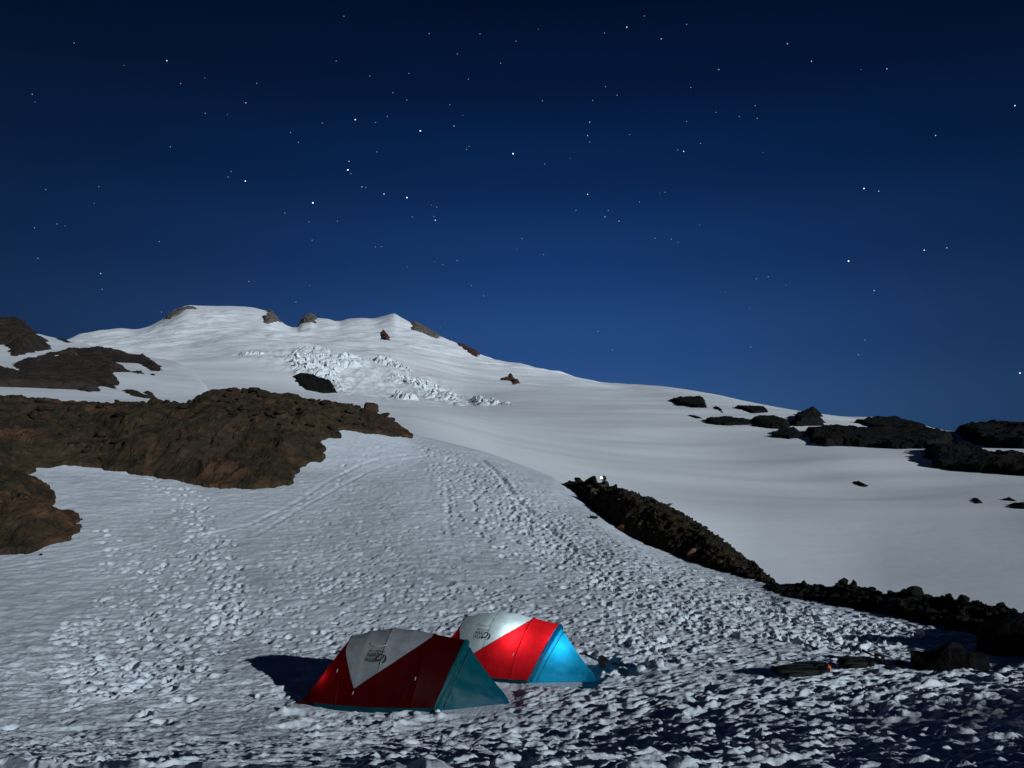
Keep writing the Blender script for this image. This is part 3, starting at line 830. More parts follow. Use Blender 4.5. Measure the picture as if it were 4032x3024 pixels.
# ------------------------------------------------------------------ the brown outcrop at the left
def outcrop_body():
    q = bq
    r0 = 45.0
    P = np.stack([q[:, 0] * r0, q[:, 1] * r0], 1)
    a0, a1 = q[:, 0].max(), R(-43)
    ax = np.linspace(a1, a0 + 0.004, 560)
    ly = np.linspace(q[:, 1].min() - 0.02, math.log(68), 330)
    gx, gy = np.meshgrid(ax, ly)
    sd = poly_sdf(gx * r0, gy * r0, P)
    crest = np.log(np.exp(pchip1(NEAR.rows[7][0], NEAR.rows[7][1], ax)))[None]
    sd = sd + 0.22 * fbm(gx * r0 / 0.9, gy * r0 / 0.9, 3, 77)
    rr = np.exp(gy)
    X, Y = rr * np.sin(gx), rr * np.cos(gx)
    b = NEAR.hp(gx, gy)
    m = sstep(-0.05, 1.6, sd)
    wl = 2.6
    wxx = X + 0.8 * fbm(X / 3, Y / 3, 3, 51); wyy = Y + 0.8 * fbm(X / 3 + 7, Y / 3, 3, 52)
    n1 = ridged(wxx / 5.5, wyy / 4.0, 4, 200)
    n2 = fbm(wxx / 0.8, wyy / 0.7, 4, 210, 0.6)
    f1, f2, ci = worley(wxx / 2.0, wyy / 1.1 + 0.15 * wxx, 220)
    g1, g2, cj = worley(wxx / 0.55, wyy / 0.5, 230)
    nz = 0.24 * n1 + 0.11 * n2 + 0.40 * (ci - 0.5) * sstep(0.0, 0.28, f2 - f1) - 0.08 * np.exp(-((f2 - f1) / 0.10) ** 2) + 0.20 * (cj - 0.5) * sstep(0.0, 0.3, g2 - g1) - 0.03 * np.exp(-((g2 - g1) / 0.12) ** 2)
    # a recess in the face
    hq = np.array([NEAR.hit(a, c) for a, c in [(60, 1640), (400, 1640), (530, 1700), (520, 1850), (400, 1840), (300, 1810), (200, 1750)]]) * r0
    hol = sstep(-0.3, 1.8, poly_sdf(gx * r0, gy * r0, hq))
    near_crest = np.exp(-((gy - crest) / 0.10) ** 2)
    Z = b + 0.12 + 0.55 * m * (1 - near_crest) + nz * (0.3 + 0.7 * m) * (1 - 0.55 * near_crest) - 0.9 * hol
    Z = Z - 0.9 * (1 - sstep(-0.25, 0.02, sd))
    f = grid_faces(*gx.shape)
    keep = (sd.ravel()[f] > -0.3).any(1) & (gy.ravel()[f] < (crest + 0.10 + 0 * gy).ravel()[f]).all(1)
    co, f = compact(np.stack([X, Y, Z], -1).reshape(-1, 3), f[keep])
    ctr = co.mean(0); ctr[2] = co[:, 2].min()
    o = link('rock_outcrop', mesh_np('rock_outcrop', co - ctr, f, False), M['rock_brown'])
    o.location = Vector(ctr)
    tag(o, 'broad reddish brown rock outcrop rising from the trodden snow slope', 'rock outcrop')
    tree = {}
    def hz(a_, l_):
        j = int(np.clip(np.searchsorted(ax, a_), 0, len(ax) - 1)); i = int(np.clip(np.searchsorted(ly, l_), 0, len(ly) - 1))
        return float(Z[i, j])
    return o, hz
OUT, out_z = outcrop_body()
def on_outcrop(u_, v_):
    a, l = NEAR.hit(u_, v_)
    rr = math.exp(l)
    return Vector((rr * math.sin(a), rr * math.cos(a), out_z(a, l)))
STONE_M = [rock_mat('outcrop stone', [(0.014, 0.012, 0.009), (0.04, 0.03, 0.02), (0.026, 0.021, 0.015)], 1.2, 0.04), M['rock_brown']]
OROCKS = []
for i in range(8):
    me = rock_mesh('stone', 300 + i, 2, rng.uniform(0.55, 0.9)); me.materials.append(STONE_M[i % 2]); OROCKS.append(me)
for a, b in scatter_px([(30, 1590), (500, 1595), (760, 1600), (900, 1548), (1200, 1585), (1480, 1665), (1560, 1700), (1200, 1760), (900, 1700), (500, 1660), (60, 1660)], 170):
    p = on_outcrop(a, b)
    s = float(np.clip(rng.lognormal(-1.75, 0.5), 0.07, 0.5))
    o = put_rock('stone', OROCKS[int(rng.integers(8))], STONE_M[0], p + Vector((0, 0, s * 0.15)), (s, s * rng.uniform(0.7, 1.1), s * rng.uniform(0.6, 0.9)), (rng.uniform(-.4, .4), rng.uniform(-.4, .4), rng.uniform(0, 6)), OUT)
    if o.material_slots[0].link == 'OBJECT': o.material_slots[0].link = 'DATA'
for a, b, s in [(290, 1800, .32), (340, 1815, .26), (410, 1825, .36), (250, 1770, .4), (450, 1790, .3), (330, 1750, .4), (400, 1720, .45), (200, 1690, .45), (480, 1690, .5), (130, 1700, .5), (300, 1680, .45)]:
    p = on_outcrop(a, b)
    o = put_rock('stone', OROCKS[int(rng.integers(8))], STONE_M[0], p + Vector((0, 0, s * 0.2)), (s, s * .8, s * .7), (rng.uniform(-.4, .4), rng.uniform(-.4, .4), rng.uniform(0, 6)), OUT)
    if o.material_slots[0].link == 'OBJECT': o.material_slots[0].link = 'DATA'
# boulders standing on it
M['boulder'] = rock_mat('boulder', [(0.008, 0.007, 0.006), (0.026, 0.021, 0.017), (0.014, 0.012, 0.010)], 1.1, 0.04)
M['boulder_red'] = rock_mat('reddish boulder', [(0.03, 0.018, 0.013), (0.07, 0.035, 0.025), (0.04, 0.022, 0.016)], 1.1, 0.04)
def boulder(u_, v_, w_, h_, seed, label, mat=None, base=on_outcrop, flat=0.9, name='boulder', group=None, depth=None, rz=None):
    """w_, h_ are its size in photo pixels"""
    p = base(u_, v_)
    d = math.hypot(p.x, p.y)
    sx = w_ * d / F0 / 2; sz = h_ * d / F0 / 2
    me = rock_mesh(name, seed, 3, 1.0, 15, 0.05, (0.45, 0.85))
    me.materials.append(mat or M['boulder'])
    o = bpy.data.objects.new(name, me); COL.objects.link(o)
    o.location = p + Vector((0, 0, sz * 0.5)); o.scale = (sx * 1.1, depth or sx * 0.95, sz * 1.15)
    o.rotation_euler = (0, 0, rz if rz is not None else (seed * 0.7) % 1.2 - 0.6)
    tag(o, label, 'boulder', group)
    return o
boulder(508, 1590, 44, 34, 11, 'round black boulder on the brown outcrop under the snow strip')
boulder(618, 1590, 38, 24, 12, 'low black boulder on the outcrop rim, right of the round black one')
boulder(104, 1572, 46, 34, 13, 'black boulder at the left end of the brown outcrop rim')
boulder(22, 1566, 60, 44, 14, 'big dark boulder at the left picture edge on the outcrop rim')
boulder(370, 1588, 30, 18, 15, 'small flat dark boulder on the outcrop rim, left of the round one')
boulder(1466, 1650, 64, 54, 16, 'square reddish black boulder standing alone on the outcrop ridge', M['boulder_red'])
boulder(1512, 1668, 50, 26, 17, 'flat grey boulder just right of the square one on the outcrop ridge')
boulder(1545, 1682, 30, 24, 18, 'small dark boulder near the right tip of the outcrop ridge')
boulder(2337, 2044, 44, 22, 19, 'small dark boulder alone on the snow left of the rubble ridge', base=on_snow, rz=0.2)
boulder(160, 2185, 12, 8, 20, 'tiny dark stone on the snow below the left outcrop', base=on_snow, name='stone')
boulder(320, 2046, 12, 8, 21, 'tiny dark stone on the snow at the outcrop\'s lower tip', base=on_snow, name='stone')

# ------------------------------------------------------------------ rubble ridges at the right
def ridge(name, low_top, mat, label, n_rock, sizes, mats, rlow, depth, seed):
    q = np.array(low_top, float)
    us = np.linspace(q[0, 0], q[-1, 0], 260)
    vl = pchip1(q[:, 0], q[:, 1], us); vt = pchip1(q[:, 0], q[:, 2], us)
    rows_co = []
    ts = np.linspace(-0.25, 1.6, 90)
    cz = []
    for k, uu in enumerate(us):
        az, lrc = NEAR.hit(uu, vl[k] + 4)
        r_a = math.exp(lrc)
        hpx = max(vl[k] - vt[k], 2.0)
        wdt = depth * (0.25 + 0.75 * min(1, hpx / 90))
        col = []
        a2, te_l = ray(uu, vl[k]); a3, te_t = ray(uu, vt[k])
        zl = CZ + r_a * float(te_l); rt = r_a + wdt; zt = CZ + rt * float(te_t)
        for t in ts:
            r_ = r_a + wdt * t
            if t < 0: z_ = zl + t * 1.2
            elif t <= 1: z_ = zl + (zt - zl) * (1.25 * t - 0.25 * t * t * t * t * t)/1.0
            else: z_ = zt - (t - 1) ** 1.3 * wdt * 0.9 - (t - 1) * 0.5
            if 0 <= t <= 1: z_ = zl + (zt - zl) * math.sin(t * math.pi / 2) ** 0.9
            col.append((r_ * math.sin(float(a2)), r_ * math.cos(float(a2)), z_))
        rows_co.append(col)
    C = np.array(rows_co)
    n_ = 0.16 * ridged(C[..., 0] / 0.9, C[..., 1] / 0.9, 4, seed) + 0.10 * fbm(C[..., 0] / 0.35, C[..., 1] / 0.35, 3, seed + 9)
    f1, f2, ci = worley(C[..., 0] / 0.42, C[..., 1] / 0.42, seed + 4)
    n_ = 0.7 * n_ + 0.12 * (ci - 0.5)
    endt = np.minimum(np.arange(260), np.arange(260)[::-1])[:, None] / 30.0
    C[..., 2] += n_ * 0.8 * np.clip(endt, 0, 1) * sstep(-0.1, 0.2, ts)[None] - 0.05
    co = C.reshape(-1, 3)
    ctr = np.array([co[:, 0].mean(), co[:, 1].mean(), co[:, 2].min()])
    root = empty(name, Vector(ctr))
    tag(root, label, 'rock ridge')
    base = link('ground', mesh_np('ground', co - ctr, grid_faces(260, 90), False), mat, root)
    rg = np.random.default_rng(seed)
    big = []
    for i in range(n_rock):
        k = int(rg.integers(6, 254)); t = int(rg.integers(9, 66))
        hpx = vl[k] - vt[k]
        if hpx < 14: continue
        p = Vector(C[k, t])
        s = float(np.clip(rg.lognormal(math.log(sizes[0]), 0.62), sizes[1], sizes[2]))
        if hpx < 50: s *= 0.6
        big.append((s, p))
    big.sort(key=lambda e: -e[0])
    def one(s, p, i, par):
        m_ = mats[int(rg.integers(len(mats)))]
        return put_rock('rock', ROCKS[int(rg.integers(10))], m_, p + Vector((0, 0, s * 0.06)), (s, s * rg.uniform(0.65, 1.0), s * rg.uniform(0.55, 0.9)), (rg.uniform(-.6, .6), rg.uniform(-.6, .6), rg.uniform(0, 6)), par)
    for i, (s, p) in enumerate(big[:290]): one(s, p, i, root)
    rest = big[290:]
    if rest:
        vs_, fs_, o_ = [], [], 0
        for s, p in rest:
            me = ROCKS[int(rg.integers(10))]
            c_ = np.array([v_.co[:] for v_ in me.vertices]); f_ = np.array([pp.vertices[:] for pp in me.polygons])
            a_ = rg.uniform(0, 6); Rm = np.array([[math.cos(a_), -math.sin(a_), 0], [math.sin(a_), math.cos(a_), 0], [0, 0, 1]])
            vs_.append((c_ * [s, s * rg.uniform(.65, 1), s * rg.uniform(.5, .9)]) @ Rm.T + np.array(p) - ctr); fs_.append(f_ + o_); o_ += len(c_)
        st = link('rubble', mesh_np('rubble', np.concatenate(vs_), np.concatenate(fs_), False), mats[0], root)
        tag(st, kind='stuff')
    return root, C
for me in ROCKS: me.materials.clear(); me.materials.append(M['rubble'])
RIDGE1 = [(2210, 1906, 1902), (2240, 1924, 1896), (2270, 1944, 1895), (2320, 1984, 1900), (2400, 2052, 1917), (2480, 2108, 1942), (2560, 2142, 1964), (2640, 2174, 1998), (2700, 2197, 2032), (2800, 2236, 2096), (2900, 2263, 2172), (2980, 2284, 2236), (3060, 2312, 2294), (3110, 2336, 2322)]
R1, R1C = ridge('rubble_ridge', RIDGE1, M['rubble'], 'dark ridge of loose rubble running down beside the snow slope', 4300, (0.052, 0.022, 0.34), [M['rubble'], M['rubble_dark'], M['rubble'], M['rubble_dark'], M['rubble_olive']], None, 4.2, 500)
RIDGE2 = [(2985, 2300, 2296), (3020, 2316, 2296), (3060, 2332, 2296), (3150, 2352, 2312), (3300, 2376, 2310), (3400, 2396, 2322), (3500, 2418, 2344), (3600, 2440, 2342), (3700, 2463, 2358), (3800, 2487, 2376), (3900, 2510, 2396), (4032, 2553, 2420), (4250, 2610, 2450), (4400, 2640, 2480)]
R2, R2C = ridge('rubble_ridge', RIDGE2, M['rubble_dark'], 'black bank of boulders along the right edge of the snow', 2100, (0.050, 0.022, 0.22), [M['rubble_dark'], M['rubble_dark'], M['rubble_dark'], M['rubble_dark'], M['rubble']], None, 2.2, 600)
def ridge_pt(C, u_, v_):
    U_, V_ = proj(C[..., 0], C[..., 1], C[..., 2])
    k = np.argmin((U_ - u_) ** 2 + (V_ - v_) ** 2)
    return Vector(C.reshape(-1, 3)[k])
def on_r1(a, b): return ridge_pt(R1C[:, :62], a, b)
def on_r2(a, b): return ridge_pt(R2C[:, :62], a, b)
boulder(2725, 2200, 60, 64, 31, 'pale reddish slab at the foot of the rubble ridge', M['rubble_red'], on_r1, rz=0.3)
boulder(2452, 2094, 52, 34, 32, 'small reddish slab on the snow edge of the rubble ridge', M['rubble_red'], on_r1, rz=0.2)
boulder(2344, 1962, 40, 60, 33, 'upright olive brown slab near the upper end of the rubble ridge', M['rubble_olive'], on_r1)
boulder(2275, 1892, 34, 26, 34, 'dark knob at the very top end of the rubble ridge', M['rubble_dark'], on_r1)
boulder(2330, 1905, 60, 46, 35, 'large dark block on the crest just left of the headlamp', M['rubble_dark'], on_r1)
boulder(2424, 1924, 26, 24, 36, 'small dark block on the crest just right of the headlamp', M['rubble_dark'], on_r1)
boulder(2996, 2262, 26, 34, 37, 'upright dark block near the lower end of the rubble ridge', M['rubble'], on_r1)
for i, (a, b, w_, h_, lb) in enumerate([
        (3170, 2306, 30, 26, 'small round boulder on the black bank, nearest its left end'),
        (3318, 2302, 46, 34, 'domed boulder on the black bank, highest of its left half'),
        (3430, 2332, 40, 26, 'flat boulder in the dip of the black bank'),
        (3600, 2338, 60, 44, 'broad dark boulder topping the middle of the black bank'),
        (3795, 2364, 44, 38, 'rounded boulder on the right half of the black bank'),
        (3940, 2394, 40, 30, 'dark boulder of the black bank near the right picture edge')]):
    boulder(a, b, w_, h_, 41 + i, lb, M['rubble_dark'], on_r2)
# two black rocks where the near snow ends
def near_rock(pts, d, depth, name, label, seed):
    """profile in photo pixels at distance d, given a rounded, rough body of its own depth"""
    P = np.array([world_pt(a, b, d) for a, b in pts])
    Xh = Vector((P[-1] - P[0])); Xh.z = 0; Xh.normalize(); Yh = Vector((-Xh.y, Xh.x, 0))
    s = np.array([(Vector(p) - Vector(P[0])).dot(Xh) for p in P]); zt = P[:, 2]
    n, m_ = 70, 34
    q = np.linspace(s[0], s[-1], n)
    top = np.interp(q, s, zt)
    co = []
    for k in range(n):
        wv = depth * (0.35 + 0.65 * math.sin(math.pi * (k + 0.5) / n) ** 0.5)
        p0 = Vector(P[0]) + Xh * q[k]
        g = ground_z(p0.x, p0.y) - 0.12
        for j in range(m_):
            t = j / (m_ - 1) * math.pi
            yy = -math.cos(t) * wv
            hh = g + (top[k] - g) * math.sin(t) ** 0.6
            p = p0 + Yh * (yy + depth * 0.4)
            nn = 0.05 * float(fbm(np.array([q[k] * 4 + seed]), np.array([yy * 4 + hh * 3]), 3, seed)[0])
            co.append((p.x + nn * Xh.x, p.y - nn, hh + nn * 0.5))
    co = np.array(co); ctr = co.mean(0); ctr[2] = co[:, 2].min()
    o = link(name, mesh_np(name, co - ctr, grid_faces(n, m_), False), M['rock_near'])
    o.location = Vector(ctr)
    return tag(o, label, 'boulder')
M['rock_near'] = rock_mat('near black rock', [(0.0015, 0.0015, 0.0015), (0.004, 0.0035, 0.003)], 3.0, 0.02)
near_rock([(3588, 2600), (3589, 2566), (3640, 2576), (3680, 2566), (3705, 2546), (3735, 2533), (3765, 2542), (3800, 2560), (3830, 2569), (3870, 2570), (3890, 2580)], 14.2, 0.30, 'boulder', 'low black hump of rock lying on the snow at right', 5)
near_rock([(3843, 2590), (3846, 2488), (3852, 2470), (3900, 2440), (3960, 2425), (4032, 2420), (4150, 2430), (4260, 2450), (4300, 2560)], 16.0, 0.4, 'boulder', 'tall black rock cut off by the right picture edge', 6)

# ------------------------------------------------------------------ rock on the left hill
rock_patch('rock_outcrop', HILL, [(-300, 1250), (0, 1273), (75, 1270), (92, 1287), (115, 1306), (137, 1312), (136, 1323), (118, 1331), (170, 1343), (188, 1360), (188, 1374), (140, 1380), (60, 1387), (48, 1380), (33, 1360), (0, 1358), (-300, 1375)],
           M['rock_hill'], 2.5, 5.0, 150, 110, 1.2, 9.0, 'dark brown rock knob on the skyline at the upper left', jit=1.2, seed=60, ext=0.02)
rock_patch('rock_slope', HILL, [(75, 1408), (160, 1392), (330, 1376), (400, 1373), (480, 1384), (520, 1394), (500, 1402), (530, 1412), (556, 1404), (580, 1414), (628, 1444), (634, 1456), (600, 1455), (540, 1431), (418, 1418), (470, 1441), (513, 1465),
           (440, 1466), (446, 1479), (470, 1503), (440, 1505), (458, 1519), (400, 1509), (376, 1513), (392, 1534), (350, 1540), (300, 1531), (150, 1527), (0, 1521), (-500, 1521), (-500, 1440), (0, 1453), (55, 1468), (97, 1475), (62, 1440), (58, 1424)],
           M['rock_hill'], 0.8, 2.0, 260, 220, 0.5, 6.0, 'wide brown rock slope with a white snow streak on the left hill', holes=[[(152, 1397), (230, 1392), (300, 1393), (352, 1397), (300, 1403), (200, 1401)], [(350, 1440), (362, 1446), (445, 1478), (430, 1476)]], jit=0.5, seed=61)
hl = [([(475, 1527), (520, 1528), (560, 1540), (610, 1555), (620, 1563), (570, 1560), (520, 1547)], 'long thin brown rock strip on the snow above the outcrop'),
      ([(566, 1531), (590, 1532), (606, 1546), (580, 1541)], 'small dark rock patch just above the long thin strip'),
      ([(520, 1456), (548, 1458), (556, 1456), (566, 1466), (545, 1474), (528, 1468)], 'dark rocks poking through snow right of the brown slope'),
      ([(594, 1465), (606, 1466), (606, 1472), (596, 1472)], 'tiny dark rock on the snow at the hill\'s right side'),
      ([(222, 1341), (250, 1345), (282, 1359), (260, 1357), (235, 1348)], 'thin dark rock streak on the snowy skyline of the left hill')]
for i, (pl, lb) in enumerate(hl):
    rock_patch('rock_patch', HILL, pl, M['rock_hill'], 0.3, 0.9, 60, 50, 0.22, 3.5, lb, jit=0.4, seed=70 + i)

# ------------------------------------------------------------------ rock and ice on the mountain
sm = [('summit_crag', [(640, 1262), (668, 1240), (700, 1220), (726, 1212), (770, 1213), (772, 1224), (740, 1236), (700, 1252), (668, 1266)], 'rock_grey', 'rocky crest on the left shoulder of the left summit', 10, 14, 26),
      ('summit_crag', [(1052, 1228), (1068, 1226), (1084, 1248), (1100, 1268), (1103, 1284), (1072, 1279), (1040, 1277), (1038, 1263), (1056, 1256)], 'rock_grey', 'grey brown cliff at the right end of the left summit', 14, 14, 24),
      ('summit_crag', [(1172, 1286), (1178, 1268), (1200, 1254), (1224, 1243), (1240, 1250), (1244, 1276), (1220, 1279), (1196, 1284)], 'rock_grey', 'pointed rock crag in the saddle between the two summits', 14, 12, 20),
      ('summit_crag', [(1620, 1268), (1640, 1278), (1668, 1290), (1700, 1312), (1732, 1332), (1726, 1346), (1690, 1338), (1650, 1326), (1622, 1312)], 'rock_grey', 'dark jagged rock ridge right of the right summit', 14, 14, 24),
      ('summit_crag', [(1768, 1340), (1785, 1345), (1790, 1354), (1776, 1352)], 'rock_grey', 'small rock between the jagged ridge and the red one', 6, 6, 14),
      ('summit_crag', [(1806, 1354), (1840, 1370), (1875, 1392), (1902, 1412), (1876, 1414), (1838, 1396), (1804, 1374)], 'rock_red', 'red brown rock ridge low on the right skyline of the mountain', 8, 10, 22),
      ('nunatak', [(1500, 1322), (1512, 1316), (1530, 1326), (1537, 1341), (1520, 1340), (1508, 1330)], 'rock_red', 'single reddish rock sticking out of the snow below the right summit', 10, 8, 16),
      ('nunatak', [(1964, 1486), (2000, 1488), (2010, 1482), (2030, 1494), (2046, 1508), (2022, 1510), (2008, 1498), (1980, 1492)], 'rock_red', 'small red brown rock on the snow right of the icefall', 4, 4, 10)]
for i, (nm, pl, mt_, lb, th, ed, wl) in enumerate(sm):
    rock_patch(nm, FAR, pl, M[mt_], th * 0.5, ed * 0.7, 120, 90, th * 0.42, wl * 1.5, lb, 'rock crag', jit=ed * 0.7, seed=80 + i * 3, ext=0.006)
# icefall
ICE = [(1105, 1410), (1150, 1392), (1230, 1388), (1330, 1400), (1420, 1410), (1470, 1432), (1440, 1452), (1350, 1470), (1310, 1480), (1345, 1500), (1378, 1540), (1375, 1552), (1328, 1547), (1304, 1514), (1268, 1506), (1235, 1492), (1190, 1480), (1160, 1490), (1132, 1470)]
ice = rock_patch('icefall', FAR, ICE, M['ice'], 5, 18, 330, 200, 3.6, 20.0, 'broken icefall of blue white seracs under the right summit', 'icefall', jit=6, style='ice', seed=120)
ICE2 = [(1500, 1490), (1545, 1475), (1600, 1480), (1680, 1505), (1750, 1530), (1800, 1560), (1842, 1595), (1790, 1597), (1740, 1586), (1690, 1575), (1640, 1545), (1580, 1510), (1530, 1508)]
ice2 = rock_patch('icefall', FAR, ICE2, M['ice'], 2.5, 18, 260, 170, 2.6, 17.0, 'smaller grey icefall slanting down to the right of the first', 'icefall', jit=6, style='ice', seed=130)
rock_patch('ice_band', FAR, [(1440, 1412), (1500, 1416), (1560, 1430), (1610, 1452), (1640, 1466), (1600, 1458), (1540, 1440), (1480, 1426)], M['ice'], 6, 10, 130, 70, 5.0, 14.0, 'thin curved band of broken ice above the smaller icefall', 'ice', jit=4, style='ice', seed=140)
rock_patch('ice_band', FAR, [(905, 1398), (960, 1388), (1010, 1386), (1060, 1396), (1010, 1400), (950, 1404)], M['ice'], 5, 10, 100, 50, 4.0, 14.0, 'short band of broken ice left of the large icefall', 'ice', jit=4, style='ice', seed=150)
rock_patch('ice_band', FAR, [(1530, 1560), (1580, 1556), (1640, 1572), (1650, 1580), (1590, 1576), (1550, 1572)], M['ice'], 4, 8, 100, 50, 4.0, 12.0, 'low crumpled ice strip at the foot between the two icefalls', 'ice', jit=4, style='ice', seed=155)
rock_patch('ice_band', FAR, [(1840, 1586), (1880, 1574), (1960, 1580), (2040, 1592), (1960, 1592), (1880, 1596)], M['ice'], 3, 8, 110, 50, 2.5, 12.0, 'low crevassed ice strip trailing right of the smaller icefall', 'ice', jit=4, style='ice', seed=160)
def seracs(par, sheet, poly, n, s0, s1, seed):
    rg = np.random.default_rng(seed)
    ms = []
    for i in range(8):
        me = rock_mesh('serac', seed + i, 1, 1.0, 8, 0.1); me.materials.append(M['ice']); ms.append(me)
    P = np.array(poly, float); k = 0
    while k < n:
        a = rg.uniform(P.min(0), P.max(0))
        if poly_sdf(np.array([a[0]]), np.array([a[1]]), poly)[0] < 4: continue
        p = sheet.point(a[0], a[1]); s = rg.uniform(s0, s1)
        p.z += float(relief_at(sheet, np.array([math.atan2(p.x, p.y)]), np.array([math.log(math.hypot(p.x, p.y))]))[0])
        put_rock('serac', ms[int(rg.integers(8))], M['ice'], p + Vector((0, 0, 3.5 + s * 0.5)), (s * rg.uniform(.6, 1.1), s * rg.uniform(.6, 1), s * rg.uniform(.8, 1.5)), (rg.uniform(-.35, .35), rg.uniform(-.35, .35), rg.uniform(0, 6)), par)
        k += 1
seracs(ice, FAR, [(1140, 1420), (1300, 1410), (1420, 1425), (1330, 1465), (1340, 1535), (1250, 1480), (1160, 1465)], 60, 2, 4.5, 700)
seracs(ice2, FAR, [(1510, 1490), (1600, 1485), (1700, 1520), (1800, 1570), (1830, 1590), (1740, 1580), (1650, 1540)], 50, 1.5, 3.5, 720)
# black rock patch, its colour standing in for shade in the ice cave
cv = rock_patch('cave_shade_rock', FAR, [(1156, 1486), (1190, 1476), (1235, 1488), (1266, 1502), (1302, 1510), (1326, 1548), (1270, 1546), (1210, 1536), (1178, 1516)], M['rock_black'], 2.5, 5, 90, 70, 2.0, 12.0, 'black rock patch painted as the shaded hollow under the edge of the large icefall', 'rock', jit=3, seed=170)

# ------------------------------------------------------------------ black rock at the far right
fr = [([(2637, 1576), (2700, 1574), (2768, 1573), (2782, 1612), (2740, 1610), (2690, 1594)], 'black rock wedge, leftmost and highest on the right snow shoulder', 5),
      ([(2804, 1604), (2830, 1609), (2846, 1627), (2820, 1619)], 'small black rock sliver right of the leftmost wedge', 2),
      ([(2893, 1604), (2960, 1606), (3014, 1612), (3024, 1628), (2960, 1629), (2920, 1620)], 'flat black rock slab just under the right skyline', 3),
      ([(2704, 1638), (2740, 1640), (2768, 1646), (2740, 1647)], 'thin black rock sliver at the left of the black cluster', 1.2),
      ([(2772, 1657), (2864, 1644), (2922, 1655), (2960, 1662), (2946, 1678), (2854, 1684), (2796, 1677)], 'low black rock, left end of the cluster on the right shoulder', 3),
      ([(2956, 1652), (3000, 1644), (3065, 1644), (3084, 1658), (3120, 1672), (3100, 1694), (3040, 1694), (2989, 1690), (2970, 1672)], 'rough black rock in the middle of the cluster', 4),
      ([(3120, 1668), (3143, 1638), (3220, 1630), (3240, 1678), (3163, 1684), (3130, 1684)], 'square black rock tower in the cluster on the right shoulder', 7),
      ([(3030, 1720), (3074, 1700), (3130, 1692), (3168, 1724), (3105, 1730)], 'black rock below the square tower', 3),
      ([(3172, 1706), (3249, 1696), (3288, 1692), (3403, 1710), (3480, 1708), (3558, 1692), (3635, 1706), (3760, 1725), (3755, 1741), (3664, 1766), (3538, 1766), (3423, 1760), (3326, 1754), (3249, 1757), (3191, 1734)], 'long black rock band across the snow at right', 4.5),
      ([(3365, 1660), (3442, 1652), (3519, 1650), (3596, 1668), (3654, 1686), (3683, 1698), (3625, 1702), (3558, 1688), (3480, 1688), (3423, 1674)], 'black rock ridge on the right skyline above the long band', 3.5),
      ([(3760, 1705), (3808, 1692), (3905, 1686), (3982, 1692), (4100, 1704), (4100, 1773), (3924, 1763), (3847, 1744), (3789, 1730)], 'smooth black rock dome at the right picture edge', 7),
      ([(3645, 1772), (3693, 1768), (3808, 1788), (3924, 1802), (4100, 1820), (4100, 1868), (3924, 1856), (3789, 1848), (3683, 1837), (3649, 1800)], 'black rock cliff below the dome at the right edge', 5),
      ([(3355, 1895), (3390, 1899), (3417, 1908), (3400, 1912), (3370, 1905)], 'small black rock alone on the open snow at right', 1.0),
      ([(3824, 1962), (3850, 1960), (3866, 1980), (3840, 1982)], 'little dark rocks low on the right glacier', 0.8),
      ([(3950, 1962), (3990, 1966), (4000, 1974), (3960, 1970)], 'thin dark rock low at right, above the flat one', 0.7),
      ([(3982, 1988), (4100, 1988), (4100, 2008), (3990, 2004)], 'flat black rock low at the right picture edge', 1.2)]
for i, (pl, lb, th) in enumerate(fr):
    big_ = max(p[0] for p in pl) - min(p[0] for p in pl)
    rock_patch('rock_outcrop', FAR, pl, M['rock_black'], th * 0.65, 1.4 + th * 0.5, int(np.clip(big_ / 2.2, 40, 200)), 90, 0.30 * th + 0.1, 7.0 + th * 2.5, lb, jit=0.5 * th, seed=200 + i * 5)

